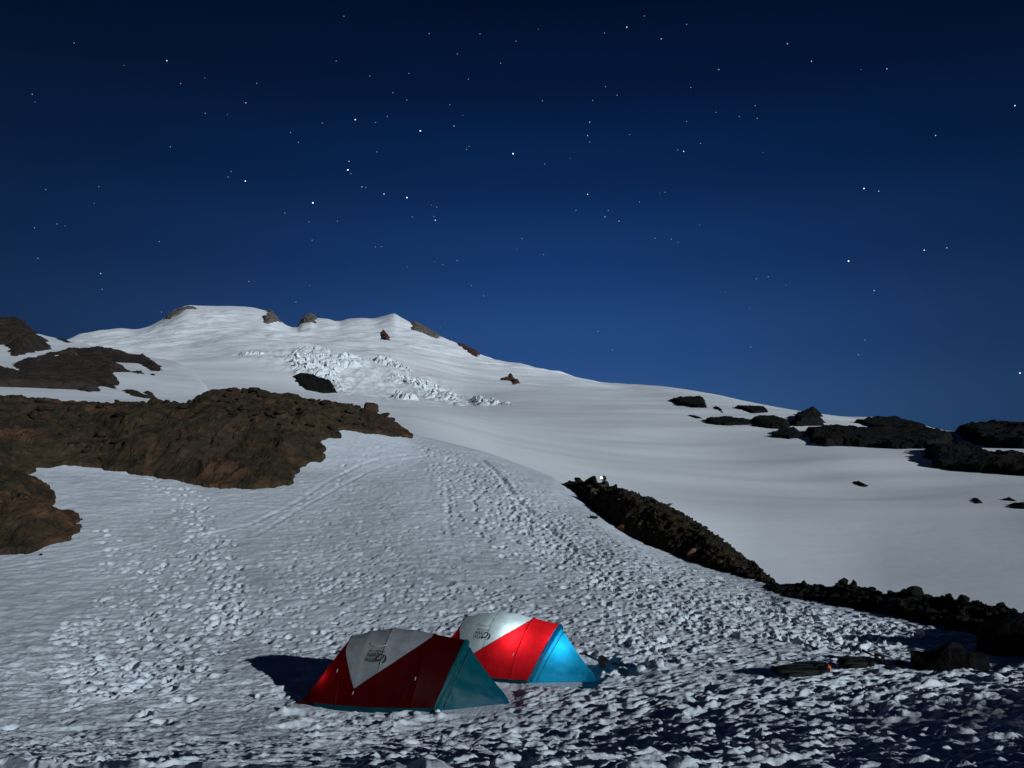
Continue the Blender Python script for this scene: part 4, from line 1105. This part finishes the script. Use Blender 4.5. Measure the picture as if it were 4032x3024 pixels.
# ------------------------------------------------------------------ stars
sky_root = empty('sky', (0, 0, 0))
tag(sky_root, kind='structure')
STARS = [(1324, 240, .3), (292, 169, .35), (657, 239, .75), (489, 257, .2), (711, 329, .4), (806, 308, .2), (1011, 328, .25), (127, 371, .45), (138, 402, .15), (968, 405, .6), (808, 446, .3), (895, 452, .2), (671, 578, .45), (1269, 484, .3), (1144, 521, .25), (1175, 560, .3),
         (1399, 471, 1.0), (1479, 482, .25), (1525, 458, .25), (1655, 515, 1.4), (1788, 496, .5), (1847, 577, .25), (1837, 588, .4), (1690, 132, .3), (1890, 133, .4), (1801, 212, .3), (1610, 289, .35), (1844, 312, .4), (1771, 412, .4), (1456, 299, .25), (1547, 365, .25), (1602, 394, .25), (1822, 455, .2),
         (1354, 64, .35), (1971, 249, .25), (910, 676, .3), (898, 697, .3), (966, 713, 1.1), (1374, 635, .5), (1370, 669, 1.6), (1382, 684, .4), (1425, 736, .5), (1441, 738, .4), (1512, 764, .8), (1602, 778, 1.4), (1232, 799, 1.2), (1121, 839, .3), (1216, 873, .4), (1328, 871, .4), (1623, 854, .3), (1709, 852, .4), (1714, 867, .8), (1720, 815, .35),
         (1699, 807, .2), (1484, 598, .3), (180, 747, .3), (389, 735, .35), (371, 801, .2), (225, 882, .35), (136, 897, .35), (256, 890, .2), (627, 951, .25), (149, 1017, .25), (396, 1077, .6), (402, 1139, .4), (1478, 972, .45), (1502, 971, .35), (1229, 946, .3), (980, 1108, .35), (1000, 1108, .15), (1744, 1042, .4), (1800, 1025, .4), (1604, 1052, .2), (1856, 1124, .35), (1904, 1165, .35), (1165, 1190, .3), (1219, 1124, .2), (636, 1229, .3), (1711, 1031, .2),
         (2537, 63, .3), (2468, 107, .8), (2704, 96, .4), (2380, 130, .45), (2604, 153, .6), (2120, 115, .2), (2032, 162, .3), (3100, 172, .5), (3195, 241, .7), (2830, 274, .6), (2720, 344, .45), (2384, 341, .35), (2430, 375, .35), (2334, 395, .45), (2136, 397, .25), (2322, 481, .6), (2314, 534, .7), (2322, 559, .4), (2020, 605, 1.3), (2480, 530, .3), (2704, 478, .35), (2819, 442, .35), (2911, 458, .35), (2974, 416, .35), (2982, 466, .45),
         (2692, 596, .8), (2669, 590, .35), (2758, 565, .3), (3005, 600, .2), (3492, 271, .7), (3390, 274, .2), (3684, 533, .5), (3996, 416, .9), (3402, 742, 1.1), (3460, 753, .5), (2314, 765, .9), (2246, 624, .2), (2145, 646, .3), (2518, 795, .25), (2597, 760, .2), (2619, 757, .25), (2268, 828, .35), (2382, 854, .6), (2395, 829, .25), (2437, 871, .6), (2755, 886, .2), (2580, 938, .25), (2643, 942, .25), (2671, 955, .2),
         (3341, 1028, 1.2), (3639, 985, .9), (3728, 976, .7), (3442, 1144, .5), (2978, 1098, .25), (3025, 1089, .25), (3096, 1123, .2), (2856, 1150, .2), (2953, 1214, .2), (2140, 1003, .25), (2056, 940, .25), (2355, 1304, .25), (2412, 1378, .25), (2956, 1366, .3), (3406, 1339, .35), (3380, 1397, .35), (4016, 1469, 1.0), (2034, 980, .2), (1733, 1290, .2)]
def star_mesh(i, rad):
    bm = bmesh.new(); bmesh.ops.create_icosphere(bm, subdivisions=1, radius=rad)
    return bm_mesh('star', bm)
SD = 9000.0
star_cls = []
for i in range(6):
    f = (i + 1) / 6
    me = star_mesh(i, SD / F0 * (1.05 + 1.3 * f))
    me.materials.append(emit_mat('starlight', (0.78, 0.88, 1.0), [0.28, 0.5, 0.9, 1.5, 2.2, 3.0][i]))
    star_cls.append(me)
for a, b, br in STARS:
    az, te = ray(a, b)
    d = Vector((math.sin(az), math.cos(az), float(te))).normalized()
    o = bpy.data.objects.new('star', star_cls[min(5, max(0, int(br / 1.2 * 5.0)))])
    COL.objects.link(o); o.location = d * SD + Vector((0, 0, CZ)); o.parent = sky_root

# ------------------------------------------------------------------ tents
M['fly_red'] = fabric_mat('red fly', (0.018, 0.0004, 0.0008), (0.85, 0.012, 0.02), 0.42)
M['fly_white'] = fabric_mat('pale grey fly', (0.22, 0.232, 0.245), (0.62, 0.78, 0.82), 0.40)
M['fly_teal'] = fabric_mat('teal vestibule', (0.0006, 0.058, 0.062), (0.01, 0.40, 0.75), 0.38)
M['tub'] = fabric_mat('teal floor cloth', (0.002, 0.03, 0.038), (0.01, 0.3, 0.4), 0.2)
M['seam'] = plain_mat('dark seam', (0.02, 0.012, 0.014), 0.7)
M['seam_blue'] = plain_mat('dark blue seam', (0.006, 0.04, 0.08), 0.6)
M['print'] = plain_mat('dark print', (0.012, 0.013, 0.016), 0.8)
M['cord'] = plain_mat('pale cord', (0.4, 0.4, 0.38), 0.8)
M['metal'] = plain_mat('aluminium', (0.35, 0.36, 0.38), 0.35, 0.9)
M['black_gear'] = plain_mat('black nylon', (0.003, 0.003, 0.0035), 0.75, 0, 0.2)
M['navy_gear'] = plain_mat('navy nylon', (0.006, 0.009, 0.022), 0.7, 0, 0.2)
M['orange'] = plain_mat('orange nylon', (0.55, 0.07, 0.02), 0.6)
M['white_plastic'] = plain_mat('white plastic', (0.75, 0.77, 0.8), 0.4)
M['skin'] = plain_mat('skin', (0.35, 0.2, 0.14), 0.6)

# stations: (base x, top x, half width, height) along the tent
ST = np.array([(0.00, 0.00, 0.60, 0.02), (0.36, 0.355, 0.72, 0.60), (0.72, 0.71, 0.80, 1.13), (1.02, 1.06, 0.84, 1.235), (1.34, 1.46, 0.87, 1.30), (1.68, 1.82, 0.86, 1.27), (1.98, 2.17, 0.84, 1.20), (2.32, 2.70, 0.78, 1.10)])
SI = np.linspace(0, 1, len(ST))
ST[:, 3] *= 0.87
PEV = np.interp(SI, [0, 2 / 7, 4 / 7, 6 / 7, 1], [1.55, 1.55, 1.7, 1.5, 1.22])
def pe(s): return np.interp(s, SI, PEV)
YC = 0.80
def st_at(s):
    return [np.interp(s, SI, ST[:, k]) for k in range(4)]
def fly(s, th, sag=0.0):
    """point of the fly at station s (0 rear .. 1 front) and angle th (0 near ground .. pi far ground)"""
    xb, xt, w, h = st_at(s)
    c, sn = np.cos(th), np.clip(np.sin(th), 0, 1)
    P_ = 2 / pe(s)
    yy = -w * np.sign(c) * np.abs(c) ** P_
    zz_ = h * sn ** P_
    k = sag * np.sin(np.pi * ((s * 7) % 1.0)) * (sn ** 0.7)
    return np.stack([xb + (xt - xb) * zz_ / np.maximum(h, 1e-3), YC + yy * (1 - k * 0.5), zz_ * (1 - k)], -1)
def th_of(s, zq):
    h = st_at(s)[3]
    return np.arcsin(np.clip((zq / h), 0, 1) ** (pe(s) / 2))
def wrinkle(P, seed, a=0.007):
    n = fbm(P[..., 0] * 3.1 + P[..., 2] * 1.3, P[..., 1] * 2.2 + P[..., 2] * 2.7, 3, seed)
    P = P.copy(); P[..., 1] += a * n * np.sign(P[..., 1] - YC); P[..., 2] += a * 0.6 * n * (P[..., 2] > 0.03)
    return P
def panel(name, G, mat, par, seed, a=0.007):
    G = wrinkle(G, seed, a)
    return link(name, mesh_np(name, G.reshape(-1, 3), grid_faces(G.shape[0], G.shape[1])), mat, par)
def white_edge(s):
    """height of the lower edge of the pale panel on the side, at station s"""
    return np.interp(s, [2 / 7, 2 / 7 + 0.001, 2.95 / 7, 6.0 / 7], [0.83, 0.80, 0.29, 1.025])
def text_mesh(txt, size, shear=0.0, spacing=1.0):
    c = bpy.data.curves.new('text', 'FONT')
    c.body = txt; c.size = size; c.shear = shear; c.space_character = spacing; c.resolution_u = 2; c.offset = size * 0.012
    o = bpy.data.objects.new('text', c); COL.objects.link(o)
    dg = bpy.context.evaluated_depsgraph_get()
    me = bpy.data.meshes.new_from_object(o.evaluated_get(dg))
    bpy.data.objects.remove(o); bpy.data.curves.remove(c)
    return me
def near_side(xq, zq, off=0.008):
    """point on the near side of the fly seen at (x, z)"""
    ss = np.linspace(0, 1, 300)
    xb, xt, w, h = st_at(ss)
    xs = xb + (xt - xb) * np.clip(zq / h, 0, 1)
    s = np.interp(xq, xs, ss)
    th = th_of(s, zq)
    p = fly(np.array(s), np.array(th), 0.008)
    return (float(xq), float(p[1]) - off, float(zq) + off * 0.6)
def make_tent(P, A, S, hb, label, lamp, seed):
    root = empty('tent', Vector((P.x, P.y, hb)), A)
    root.scale = (S, S, S)
    tag(root, label, 'tent', 'two red tents')
    sag = 0.008
    th = np.linspace(0, math.pi, 61)
    s = np.linspace(0, 2 / 7, 25)
    panel('rear_panel', fly(s[:, None], th[None], sag), M['fly_red'], root, seed)
    s = np.linspace(2 / 7, 6 / 7, 64)
    tv = th_of(s, white_edge(s))[:, None]
    f = np.linspace(0, 1, 30)[None]
    panel('side_panel', fly(np.broadcast_to(s[:, None], (64, 30)), tv * f, sag), M['fly_red'], root, seed)
    panel('side_panel', fly(np.broadcast_to(s[:, None], (64, 30)), math.pi - tv * f, sag), M['fly_red'], root, seed)
    f2 = np.linspace(0, 1, 40)[None]
    panel('roof_panel', fly(np.broadcast_to(s[:, None], (64, 40)), tv + (math.pi - 2 * tv) * f2, sag), M['fly_white'], root, seed)
    s = np.linspace(6 / 7, 1, 16)
    panel('front_panel', fly(s[:, None], th[None], sag), M['fly_red'], root, seed)
    # vestibule: ruled from the leaning front hoop to a peg in front
    hoop = fly(np.ones(61), th)
    tip = np.stack([np.full(61, 3.52), YC - 0.10 - 0.06 * np.cos(th), np.zeros(61)], -1)
    q = np.linspace(0, 1, 26)[:, None, None]
    V = hoop[None] * (1 - q) + tip[None] * q
    V[..., 2] -= 0.05 * np.sin(np.pi * q[..., 0]) * np.sin(th)[None]
    V[..., 2] = np.maximum(V[..., 2], 0.0)
    V[..., 2] -= 0.07 * (1 - sstep(0.0, 0.12, V[..., 2]))
    vest = panel('vestibule', V, M['fly_teal'], root, seed + 5, 0.018)
    hood = np.stack([fly(np.full(61, 1.0), th) * [1, 1, 1] + [0.012 * 1, 0, 0.012], fly(np.full(61, 1.0), th) + [0.085, 0, 0.0]], 0)
    hood[1, :, 1] = YC + (hood[1, :, 1] - YC) * 0.93; hood[1, :, 2] *= 0.965
    hood[0, :, 1] = YC + (hood[0, :, 1] - YC) * 1.012
    hood = np.concatenate([hood[:1], hood[:1] * 0.5 + hood[1:] * 0.5 + [0.012, 0, 0.012], hood[1:]], 0)
    panel('door_hood', hood, M['fly_teal'], root, seed + 6, 0.002)
    tube('zip', [tuple(v_) for v_ in (hoop * 0.86 + tip * 0.14)[2:40:2] + [0.0, -0.012, 0.006]], 0.007, M['seam_blue'], vest, 5)
    # hoop sleeves and seams, slightly proud of the cloth
    for sv in (2 / 7, 4 / 7, 6 / 7):
        t0 = float(th_of(np.array(sv), white_edge(np.array(sv)))) if sv == 4 / 7 else 0.01
        pts = fly(np.full(41, sv), np.linspace(t0, math.pi - t0, 41), sag)
        pts[:, 1] = YC + (pts[:, 1] - YC) * 1.006; pts[:, 2] = pts[:, 2] * 1.004 + 0.002
        tube('pole_sleeve', [tuple(p) for p in pts], 0.007, M['fly_white'] if sv == 4 / 7 else M['fly_red'], root, 6)
    for sgn in (0, 1):
        ss = np.linspace(2 / 7 + 0.002, 6 / 7, 40)
        t_ = th_of(ss, white_edge(ss)); t_ = math.pi - t_ if sgn else t_
        pts = fly(ss, t_, sag); pts[:, 1] = YC + (pts[:, 1] - YC) * 1.005
        tube('seam', [tuple(p) for p in pts], 0.005, M['seam'], root, 5)
    # floor tub showing below the fly
    fp = np.array([(0.04, YC - 0.55), (0.36, YC - 0.70), (0.72, YC - 0.785), (1.34, YC - 0.855), (1.98, YC - 0.825), (2.32, YC - 0.77), (2.34, YC + 0.77), (1.98, YC + 0.825), (1.34, YC + 0.855), (0.72, YC + 0.785), (0.04, YC + 0.55)])
    fp2 = fp.copy(); fp2[:, 1] = YC + (fp[:, 1] - YC) * 1.035
    n = len(fp)
    co = [(a, b, 0.045) for a, b in fp2] + [(a, b, -0.04) for a, b in fp2] + [(1.2, YC, 0.012)]
    co += [(a, b, 0.012) for a, b in fp]
    bm = bmesh.new(); vv = [bm.verts.new(c) for c in co]
    for i in range(n):
        bm.faces.new((vv[i], vv[(i + 1) % n], vv[n + (i + 1) % n], vv[n + i]))
        bm.faces.new((vv[2 * n], vv[2 * n + 1 + i], vv[2 * n + 1 + (i + 1) % n]))
    link('floor', bm_mesh('floor', bm, False), M['tub'], root)
    # buckles, tabs and guy lines
    for xq, zq in ((0.66, 0.54), (1.02, 0.26), (2.02, 0.48)):
        p = near_side(xq, zq, 0.01)
        tube('tie_out', [p, (p[0] - 0.012, p[1] - 0.03, p[2] - 0.05)], 0.005, M['cord'], root, 5)
    for xq, zq, ex, ey in ((0.60, 0.80, -0.55, -0.35), (2.0, 0.62, 1.9, -0.95)):
        p = near_side(xq, zq, 0.01)
        g = (ex, ey, -0.02)
        tube('guy_line', [p, tuple((Vector(p) + Vector(g)) / 2 - Vector((0, 0, 0.01))), g], 0.0012, M['seam'], root, 4)
    # arched vent on the roof
    pts = [near_side(1.30 + 0.16 * t, 0.895 + 0.03 * t * t, 0.012) for t in np.linspace(-1, 1, 13)]
    tube('vent_edge', pts, 0.006, M['cord'], root, 5)
    # printed name and emblem
    def print_on(me, x0, z0, nm):
        for v_ in me.vertices:
            v_.co = Vector(near_side(x0 + v_.co.x, z0 + v_.co.y, 0.010))
        me.materials.clear()
        return link(nm, me, M['print'], root)
    print_on(text_mesh('MOUNTAIN', 0.045, 0.1, 1.22), 1.165, 0.815, 'lettering')
    print_on(text_mesh('HARD', 0.088, 0.25, 0.95), 1.135, 0.745, 'lettering')
    print_on(text_mesh('WEAR', 0.082, 0.25, 0.95), 1.11, 0.680, 'lettering')
    def shape(pts_o, pts_i, nm):
        bm = bmesh.new(); k = len(pts_o)
        a = [bm.verts.new((*p, 0)) for p in pts_o]
        if pts_i is None: bm.faces.new(a)
        else:
            b = [bm.verts.new((*p, 0)) for p in pts_i]
            for i in range(k): bm.faces.new((a[i], a[(i + 1) % k], b[(i + 1) % k], b[i]))
        bmesh.ops.triangulate(bm, faces=bm.faces)
        return print_on(bm_mesh(nm, bm, False), 1.425, 0.745, nm)
    ang = np.linspace(0, 2 * math.pi, 25)[:-1]
    def leaf(sc, ox=0, oy=0):
        return [(ox + sc * (0.058 * math.cos(t) + 0.022 * math.sin(t) - (0.022 if 3.4 < t < 4.4 else 0)), oy + sc * (0.054 * math.sin(t) - (0.015 if 3.4 < t < 4.4 else 0))) for t in ang]
    shape(leaf(1.0, -0.035, 0.005), leaf(0.60, -0.040, 0.008), 'emblem')
    cr_o = [(0.010 + 0.064 * math.cos(t), -0.012 + 0.064 * math.sin(t)) for t in np.linspace(-1.5, 1.15, 12)]
    cr_i = [(0.010 + (0.030 + 0.015 * math.sin(t)) * math.cos(t) + 0.004, -0.012 + 0.056 * math.sin(t)) for t in np.linspace(-1.5, 1.15, 12)]
    shape(cr_o + cr_i[::-1], None, 'emblem')
    for (lx, ly, lz), e_, colr in lamp:
        hl_ = softbox('headlamp', (0.07, 0.05, 0.05), M['black_gear'], root, (lx, ly, lz - 0.06), p=3, lump=0.02)
        ld = bpy.data.lights.new('headlamp_light', 'POINT'); ld.energy = e_; ld.color = colr; ld.shadow_soft_size = 0.04
        lo = bpy.data.objects.new('headlamp_light', ld); COL.objects.link(lo); lo.parent = root; lo.location = (lx, ly, lz)
    return root
make_tent(*TENTS[0], 'red tent with grey roof and dull teal vestibule, nearer of the two', [((0.42, 0.45, 0.30), 0.45, (1.0, 0.9, 0.8)), ((1.2, 0.6, 0.6), 0.4, (0.85, 0.95, 1.0))], 900)
make_tent(*TENTS[1], 'red tent glowing from inside with bright blue vestibule, farther of the two', [((1.90, 0.50, 0.60), 15.0, (0.92, 0.97, 1.0)), ((2.66, 0.75, 0.45), 12.0, (0.92, 0.97, 1.0))], 950)

# ------------------------------------------------------------------ gear on the snow
def backpack(u_, v_, L_, W_, H_, rz, label, seed, mat):
    p = on_snow(u_, v_)
    root = empty('backpack', p, rz)
    tag(root, label, 'backpack')
    softbox('body', (L_, W_, H_), mat, root, (0, 0, H_ * 0.42), (0, R(4), 0), 3.2, 0.16, seed, taper=0.1)
    softbox('lid', (L_ * 0.26, W_ * 0.9, H_ * 0.8), mat, root, (L_ * 0.52, 0, H_ * 0.40), (0, R(-10), 0), 3.0, 0.14, seed + 1)
    softbox('pocket', (L_ * 0.4, W_ * 0.3, H_ * 0.5), mat, root, (-L_ * 0.1, -W_ * 0.5, H_ * 0.30), (0, 0, 0.1), 3.0, 0.15, seed + 2)
    for sy in (-0.2, 0.22):
        tube('strap', [(L_ * 0.4, sy * W_, H_ * 0.86), (L_ * 0.15, sy * W_ * 1.2, H_ * 1.02), (-L_ * 0.2, sy * W_ * 1.3, H_ * 0.92), (-L_ * 0.44, sy * W_ * 1.6, H_ * 0.4)], 0.014, M['black_gear'], root, 6)
    return root
backpack(3135, 2652, 0.80, 0.34, 0.13, R(6), 'black backpack lying flat on the snow, left end of the gear line', 3, M['black_gear'])
backpack(3360, 2624, 0.48, 0.30, 0.12, R(4), 'small black backpack right of the white bottle', 7, M['black_gear'])
p = on_snow(3262, 2636)
o = softbox('stuff_sack', (0.075, 0.08, 0.085), M['orange'], None, p + Vector((0, 0, 0.04)), (0.2, 0.3, 0), 2.4, 0.2, 4)
tag(o, 'small orange stuff sack in the middle of the dark gear line', 'stuff sack')
p = on_snow(3225, 2636)
o = softbox('stuff_sack', (0.2, 0.14, 0.09), M['black_gear'], None, p + Vector((0, 0, 0.04)), (0, 0, 0.3), 2.6, 0.25, 5)
tag(o, 'black stuff sack just left of the orange one', 'stuff sack')
b_root = empty('bottle', on_snow(3300, 2622)); tag(b_root, 'slim white bottle standing upright in the gear line', 'bottle')
lathe('body', [(0.0, 0.0), (0.022, 0.002), (0.024, 0.02), (0.024, 0.075), (0.016, 0.088)], M['white_plastic'], b_root)
lathe('cap', [(0.017, 0.088), (0.017, 0.104), (0.0, 0.106)], M['black_gear'], b_root)
def ice_axe(u0, v0, du, dv, label, ln=0.62, lean=R(16), rz=0.0):
    p = on_snow(u0, v0)
    root = empty('ice_axe', p, rz); tag(root, label, 'ice axe')
    root.rotation_euler = (0, lean, rz)
    tube('shaft', [(-ln / 2, 0, 0.12), (ln * 0.1, 0, 0.125), (ln / 2, 0, 0.11)], 0.013, M['black_gear'], root)
    tube('spike', [(ln / 2, 0, 0.11), (ln / 2 + 0.06, 0, 0.105)], [0.012, 0.003], M['metal'], root)
    tube('pick', [(-ln / 2, 0, 0.12), (-ln / 2 + 0.02, 0, 0.06), (-ln / 2 + 0.06, 0, 0.0)], [0.014, 0.011, 0.003], M['black_gear'], root)
    tube('adze', [(-ln / 2, 0, 0.12), (-ln / 2 - 0.03, 0, 0.17), (-ln / 2 - 0.05, 0, 0.2)], [0.012, 0.016, 0.02], M['black_gear'], root)
    return root
def pole(pts_px, d_, label, nm='trekking_pole', rad=0.011):
    P = [Vector(world_pt(a, b, d_)) for a, b in pts_px]
    root = empty(nm, P[0]); tag(root, label, 'pole')
    Q = [q_ - P[0] for q_ in P]
    tube('shaft', [tuple(q_) for q_ in Q], rad, M['black_gear'], root)
    e = (Q[0] - Q[1]).normalized()
    tube('grip', [tuple(Q[0] - e * 0.16), tuple(Q[0])], [rad * 1.5, rad * 1.9], M['black_gear'], root)
    bm = bmesh.new(); bmesh.ops.create_cone(bm, cap_ends=True, segments=12, radius1=0.035, radius2=0.03, depth=0.012)
    o_ = link('basket', bm_mesh('basket', bm, False), M['black_gear'], root); o_.location = Q[-1] + (Q[-2] - Q[-1]).normalized() * 0.05
    o_.rotation_euler = (Q[-2] - Q[-1]).to_track_quat('Z', 'Y').to_euler()
    return root
dg = math.hypot(on_snow(3450, 2615).x, on_snow(3450, 2615).y)
pole([(3394, 2559), (3442, 2583), (3496, 2612)], dg, 'black trekking pole stuck slanting in the snow, left of the pair')
pole([(3442, 2576), (3500, 2587), (3520, 2600), (3530, 2616)], dg + 0.1, 'black trekking pole lying nearly level, right of the pair')
pole([(3452, 2580), (3452, 2614)], dg + 0.05, 'short black upright stick under the two trekking poles', 'stick', 0.014)
pole([(3478, 2585), (3470, 2614)], dg + 0.12, 'short black slanting stick right of the upright one', 'stick', 0.014)
for i, (a, b, w_, h_, lb) in enumerate([(3430, 2616, .16, .07, 'flat black pouch lying under the two trekking poles'), (3505, 2622, .22, .05, 'flat black pouch near the right end of the gear line'), (3545, 2612, .14, .08, 'small black pouch, last of the gear line beside the black rock')]):
    p = on_snow(a, b)
    o = softbox('pouch', (w_, w_ * 0.7, h_), M['navy_gear'], None, p + Vector((0, 0, h_ * 0.4)), (0, 0, i), 2.8, 0.25, 20 + i)
    tag(o, lb, 'pouch')
# shovel by the blue vestibule
d2 = math.hypot(on_snow(2370, 2628).x, on_snow(2370, 2628).y)
p0 = Vector(world_pt(2372, 2600, d2))
sh = empty('shovel', p0); tag(sh, 'black snow shovel leaning by the tip of the blue vestibule', 'shovel')
def w2(a, b, dd=0.0): return tuple(Vector(world_pt(a, b, d2 + dd)) - p0)
tube('shaft', [w2(2312, 2580, -0.05), w2(2338, 2592, -0.02), w2(2362, 2603, 0)], 0.021, M['navy_gear'], sh)
tube('grip', [w2(2306, 2577, -0.14), w2(2311, 2579, -0.05), w2(2308, 2578, 0.05)], 0.022, M['black_gear'], sh)
bl = np.array([(2352, 2597), (2358, 2584), (2370, 2579), (2384, 2586), (2400, 2604), (2394, 2613), (2382, 2608), (2384, 2630), (2362, 2630), (2358, 2614)], float)
bm = bmesh.new()
fr_ = [bm.verts.new(w2(a, b, -0.02)) for a, b in bl]; bk_ = [bm.verts.new(w2(a, b, 0.06)) for a, b in bl]
bm.faces.new(fr_); bm.faces.new(bk_[::-1])
for i in range(len(bl)): bm.faces.new((fr_[i], bk_[i], bk_[(i + 1) % len(bl)], fr_[(i + 1) % len(bl)]))
bmesh.ops.recalc_face_normals(bm, faces=bm.faces)
link('blade', bm_mesh('blade', bm, False), M['black_gear'], sh)
pole([(2474, 2618), (2440, 2616), (2406, 2613)], d2 + 0.25, 'black trekking pole lying on the snow right of the shovel')
# lumps of dug snow
def lump(u_, v_, w_, h_, seed, label):
    p = on_snow(u_, v_); d = math.hypot(p.x, p.y)
    me = rock_mesh('snow_lump', seed, 3, 1.0, 6, 0.25); me.materials.append(M['snow'])
    me.polygons.foreach_set('use_smooth', np.full(len(me.polygons), True))
    o = bpy.data.objects.new('snow_lump', me); COL.objects.link(o)
    o.location = p + Vector((0, 0, h_ * d / F0 * 0.3)); o.scale = (w_ * d / F0 / 2, w_ * d / F0 / 2.2, h_ * d / F0 / 2); o.rotation_euler = (0, 0, seed)
    tag(o, label, 'snow lump')
lump(2525, 2648, 38, 30, 3, 'curled snow lump right of the dug pit')
lump(2560, 2634, 46, 34, 4, 'tall snow lump, biggest beyond the dug pit')
lump(2600, 2640, 46, 34, 5, 'snow lump at the right end of the dug heap')
lump(2390, 2668, 44, 20, 6, 'flat snow lump at the tip of the blue vestibule')
lump(1012, 2738, 22, 18, 7, 'small snow lump at the edge of the tent\'s shadow')
lump(1722, 2800, 26, 24, 8, 'snow lump between the red side and the teal vestibule')
lump(1640, 2810, 34, 14, 9, 'wide snow lump against the near red tent')

# ------------------------------------------------------------------ the person with the headlamp
def skin_mesh(name, verts, edges, radii, sub=2, root=0):
    me = bpy.data.meshes.new(name)
    me.from_pydata(verts, edges, [])
    o = bpy.data.objects.new(name, me); COL.objects.link(o)
    o.modifiers.new('skin', 'SKIN')
    sv = me.skin_vertices[0].data
    for i, rd in enumerate(radii):
        sv[i].radius = (rd, rd) if not hasattr(rd, '__len__') else rd
        sv[i].use_root = (i == root)
    ss = o.modifiers.new('subsurf', 'SUBSURF'); ss.levels = sub; ss.render_levels = sub
    dgp = bpy.context.evaluated_depsgraph_get()
    res = bpy.data.meshes.new_from_object(o.evaluated_get(dgp))
    bpy.data.objects.remove(o); bpy.data.meshes.remove(me)
    res.name = name
    res.polygons.foreach_set('use_smooth', np.full(len(res.polygons), True))
    return res
def person():
    # seated on the crest, facing left (-X), leaning forward; hips at the origin
    J = {'hip': (0, 0, .12), 'sp1': (-.04, 0, .30), 'sp2': (-.10, 0, .47), 'neck': (-.17, 0, .60), 'head': (-.21, 0, .68), 'crown': (-.22, 0, .82),
         'chin': (-.29, 0, .66), 'nose': (-.325, 0, .715),
         'sl': (-.13, -.19, .53), 'el': (-.28, -.24, .30), 'wl': (-.48, -.14, .28), 'sr': (-.13, .19, .53), 'er': (-.28, .24, .30), 'wr': (-.48, .14, .28),
         'kl': (-.42, -.13, .30), 'al': (-.38, -.14, -.10), 'tl': (-.56, -.15, -.14), 'kr': (-.42, .13, .30), 'ar': (-.38, .14, -.10), 'tr': (-.56, .15, -.14), 'hl': (-.02, -.10, .10), 'hr': (-.02, .10, .10),
         'pl': (-.55, -.10, .285), 'pr': (-.55, .10, .285)}
    Rd = {'hip': .15, 'sp1': .135, 'sp2': .145, 'neck': .058, 'head': .085, 'crown': .085, 'chin': .05, 'nose': .018, 'sl': .07, 'el': .05, 'wl': .034, 'sr': .07, 'er': .05, 'wr': .034,
          'kl': .07, 'al': .046, 'tl': .036, 'kr': .07, 'ar': .046, 'tr': .036, 'hl': .10, 'hr': .10, 'pl': .03, 'pr': .03}
    E = [('hip', 'sp1'), ('sp1', 'sp2'), ('sp2', 'neck'), ('neck', 'head'), ('head', 'crown'), ('head', 'chin'), ('head', 'nose'), ('sp2', 'sl'), ('sl', 'el'), ('el', 'wl'), ('wl', 'pl'), ('sp2', 'sr'), ('sr', 'er'), ('er', 'wr'), ('wr', 'pr'),
         ('hip', 'hl'), ('hl', 'kl'), ('kl', 'al'), ('al', 'tl'), ('hip', 'hr'), ('hr', 'kr'), ('kr', 'ar'), ('ar', 'tr')]
    for sd_, pk in ((-1, 'pl'), (1, 'pr')):
        bx, by, bz = J[pk]
        for k, (ln, oy) in enumerate([(.075, -.030), (.085, -.010), (.08, .010), (.065, .030)]):
            a, b = f'{pk}f{k}', f'{pk}g{k}'
            J[a] = (bx - ln * .6, by + oy, bz - .005); J[b] = (bx - ln, by + oy, bz - .035)
            Rd[a] = .009; Rd[b] = .008; E += [(pk, a), (a, b)]
        J[pk + 't'] = (bx - .02, by - sd_ * .045, bz + .02); Rd[pk + 't'] = .010; E.append((pk, pk + 't'))
    def build(keys, grow, name, mat, par, rootk):
        ks = [k for k in keys if k in J]
        ix = {k: i for i, k in enumerate(ks)}
        return link(name, skin_mesh(name, [J[k] for k in ks], [(ix[a], ix[b]) for a, b in E if a in ix and b in ix], [Rd[k] + grow for k in ks], 2, ix[rootk]), mat, par)
    top = ridge_pt(R1C[:, 40:62], 2376, 1906)
    root = empty('person', top + Vector((0.25, 0.35, -0.42)), R(20))
    tag(root, 'person in dark clothes sitting behind the rubble crest with a lit headlamp', 'person')
    build(list(J), 0.0, 'body', M['skin'], root, 'hip')
    build(['hip', 'sp1', 'sp2', 'sl', 'el', 'wl', 'sr', 'er', 'wr', 'neck'], 0.022, 'jacket', M['navy_gear'], root, 'hip')
    build(['hip', 'hl', 'kl', 'al', 'hr', 'kr', 'ar', 'tl', 'tr'], 0.016, 'trousers', M['black_gear'], root, 'hip')
    bm = bmesh.new(); bmesh.ops.create_icosphere(bm, subdivisions=3, radius=0.135)
    for v_ in bm.verts:
        v_.co.z *= 1.12
        if v_.co.x < -0.07: v_.co.x = -0.07 - (v_.co.x + 0.07) * 0.3
    hd = link('hood', bm_mesh('hood', bm), M['navy_gear'], root); hd.location = (-.185, 0, .745)
    bm = bmesh.new(); bmesh.ops.create_uvsphere(bm, u_segments=14, v_segments=8, radius=0.045)
    lp = link('headlamp', bm_mesh('headlamp', bm), emit_mat('headlamp glow', (0.85, 0.95, 1.0), 14.0), root); lp.location = (-.335, -.03, .79)
    lp.scale = (0.7, 1, 1)
    return root
person()
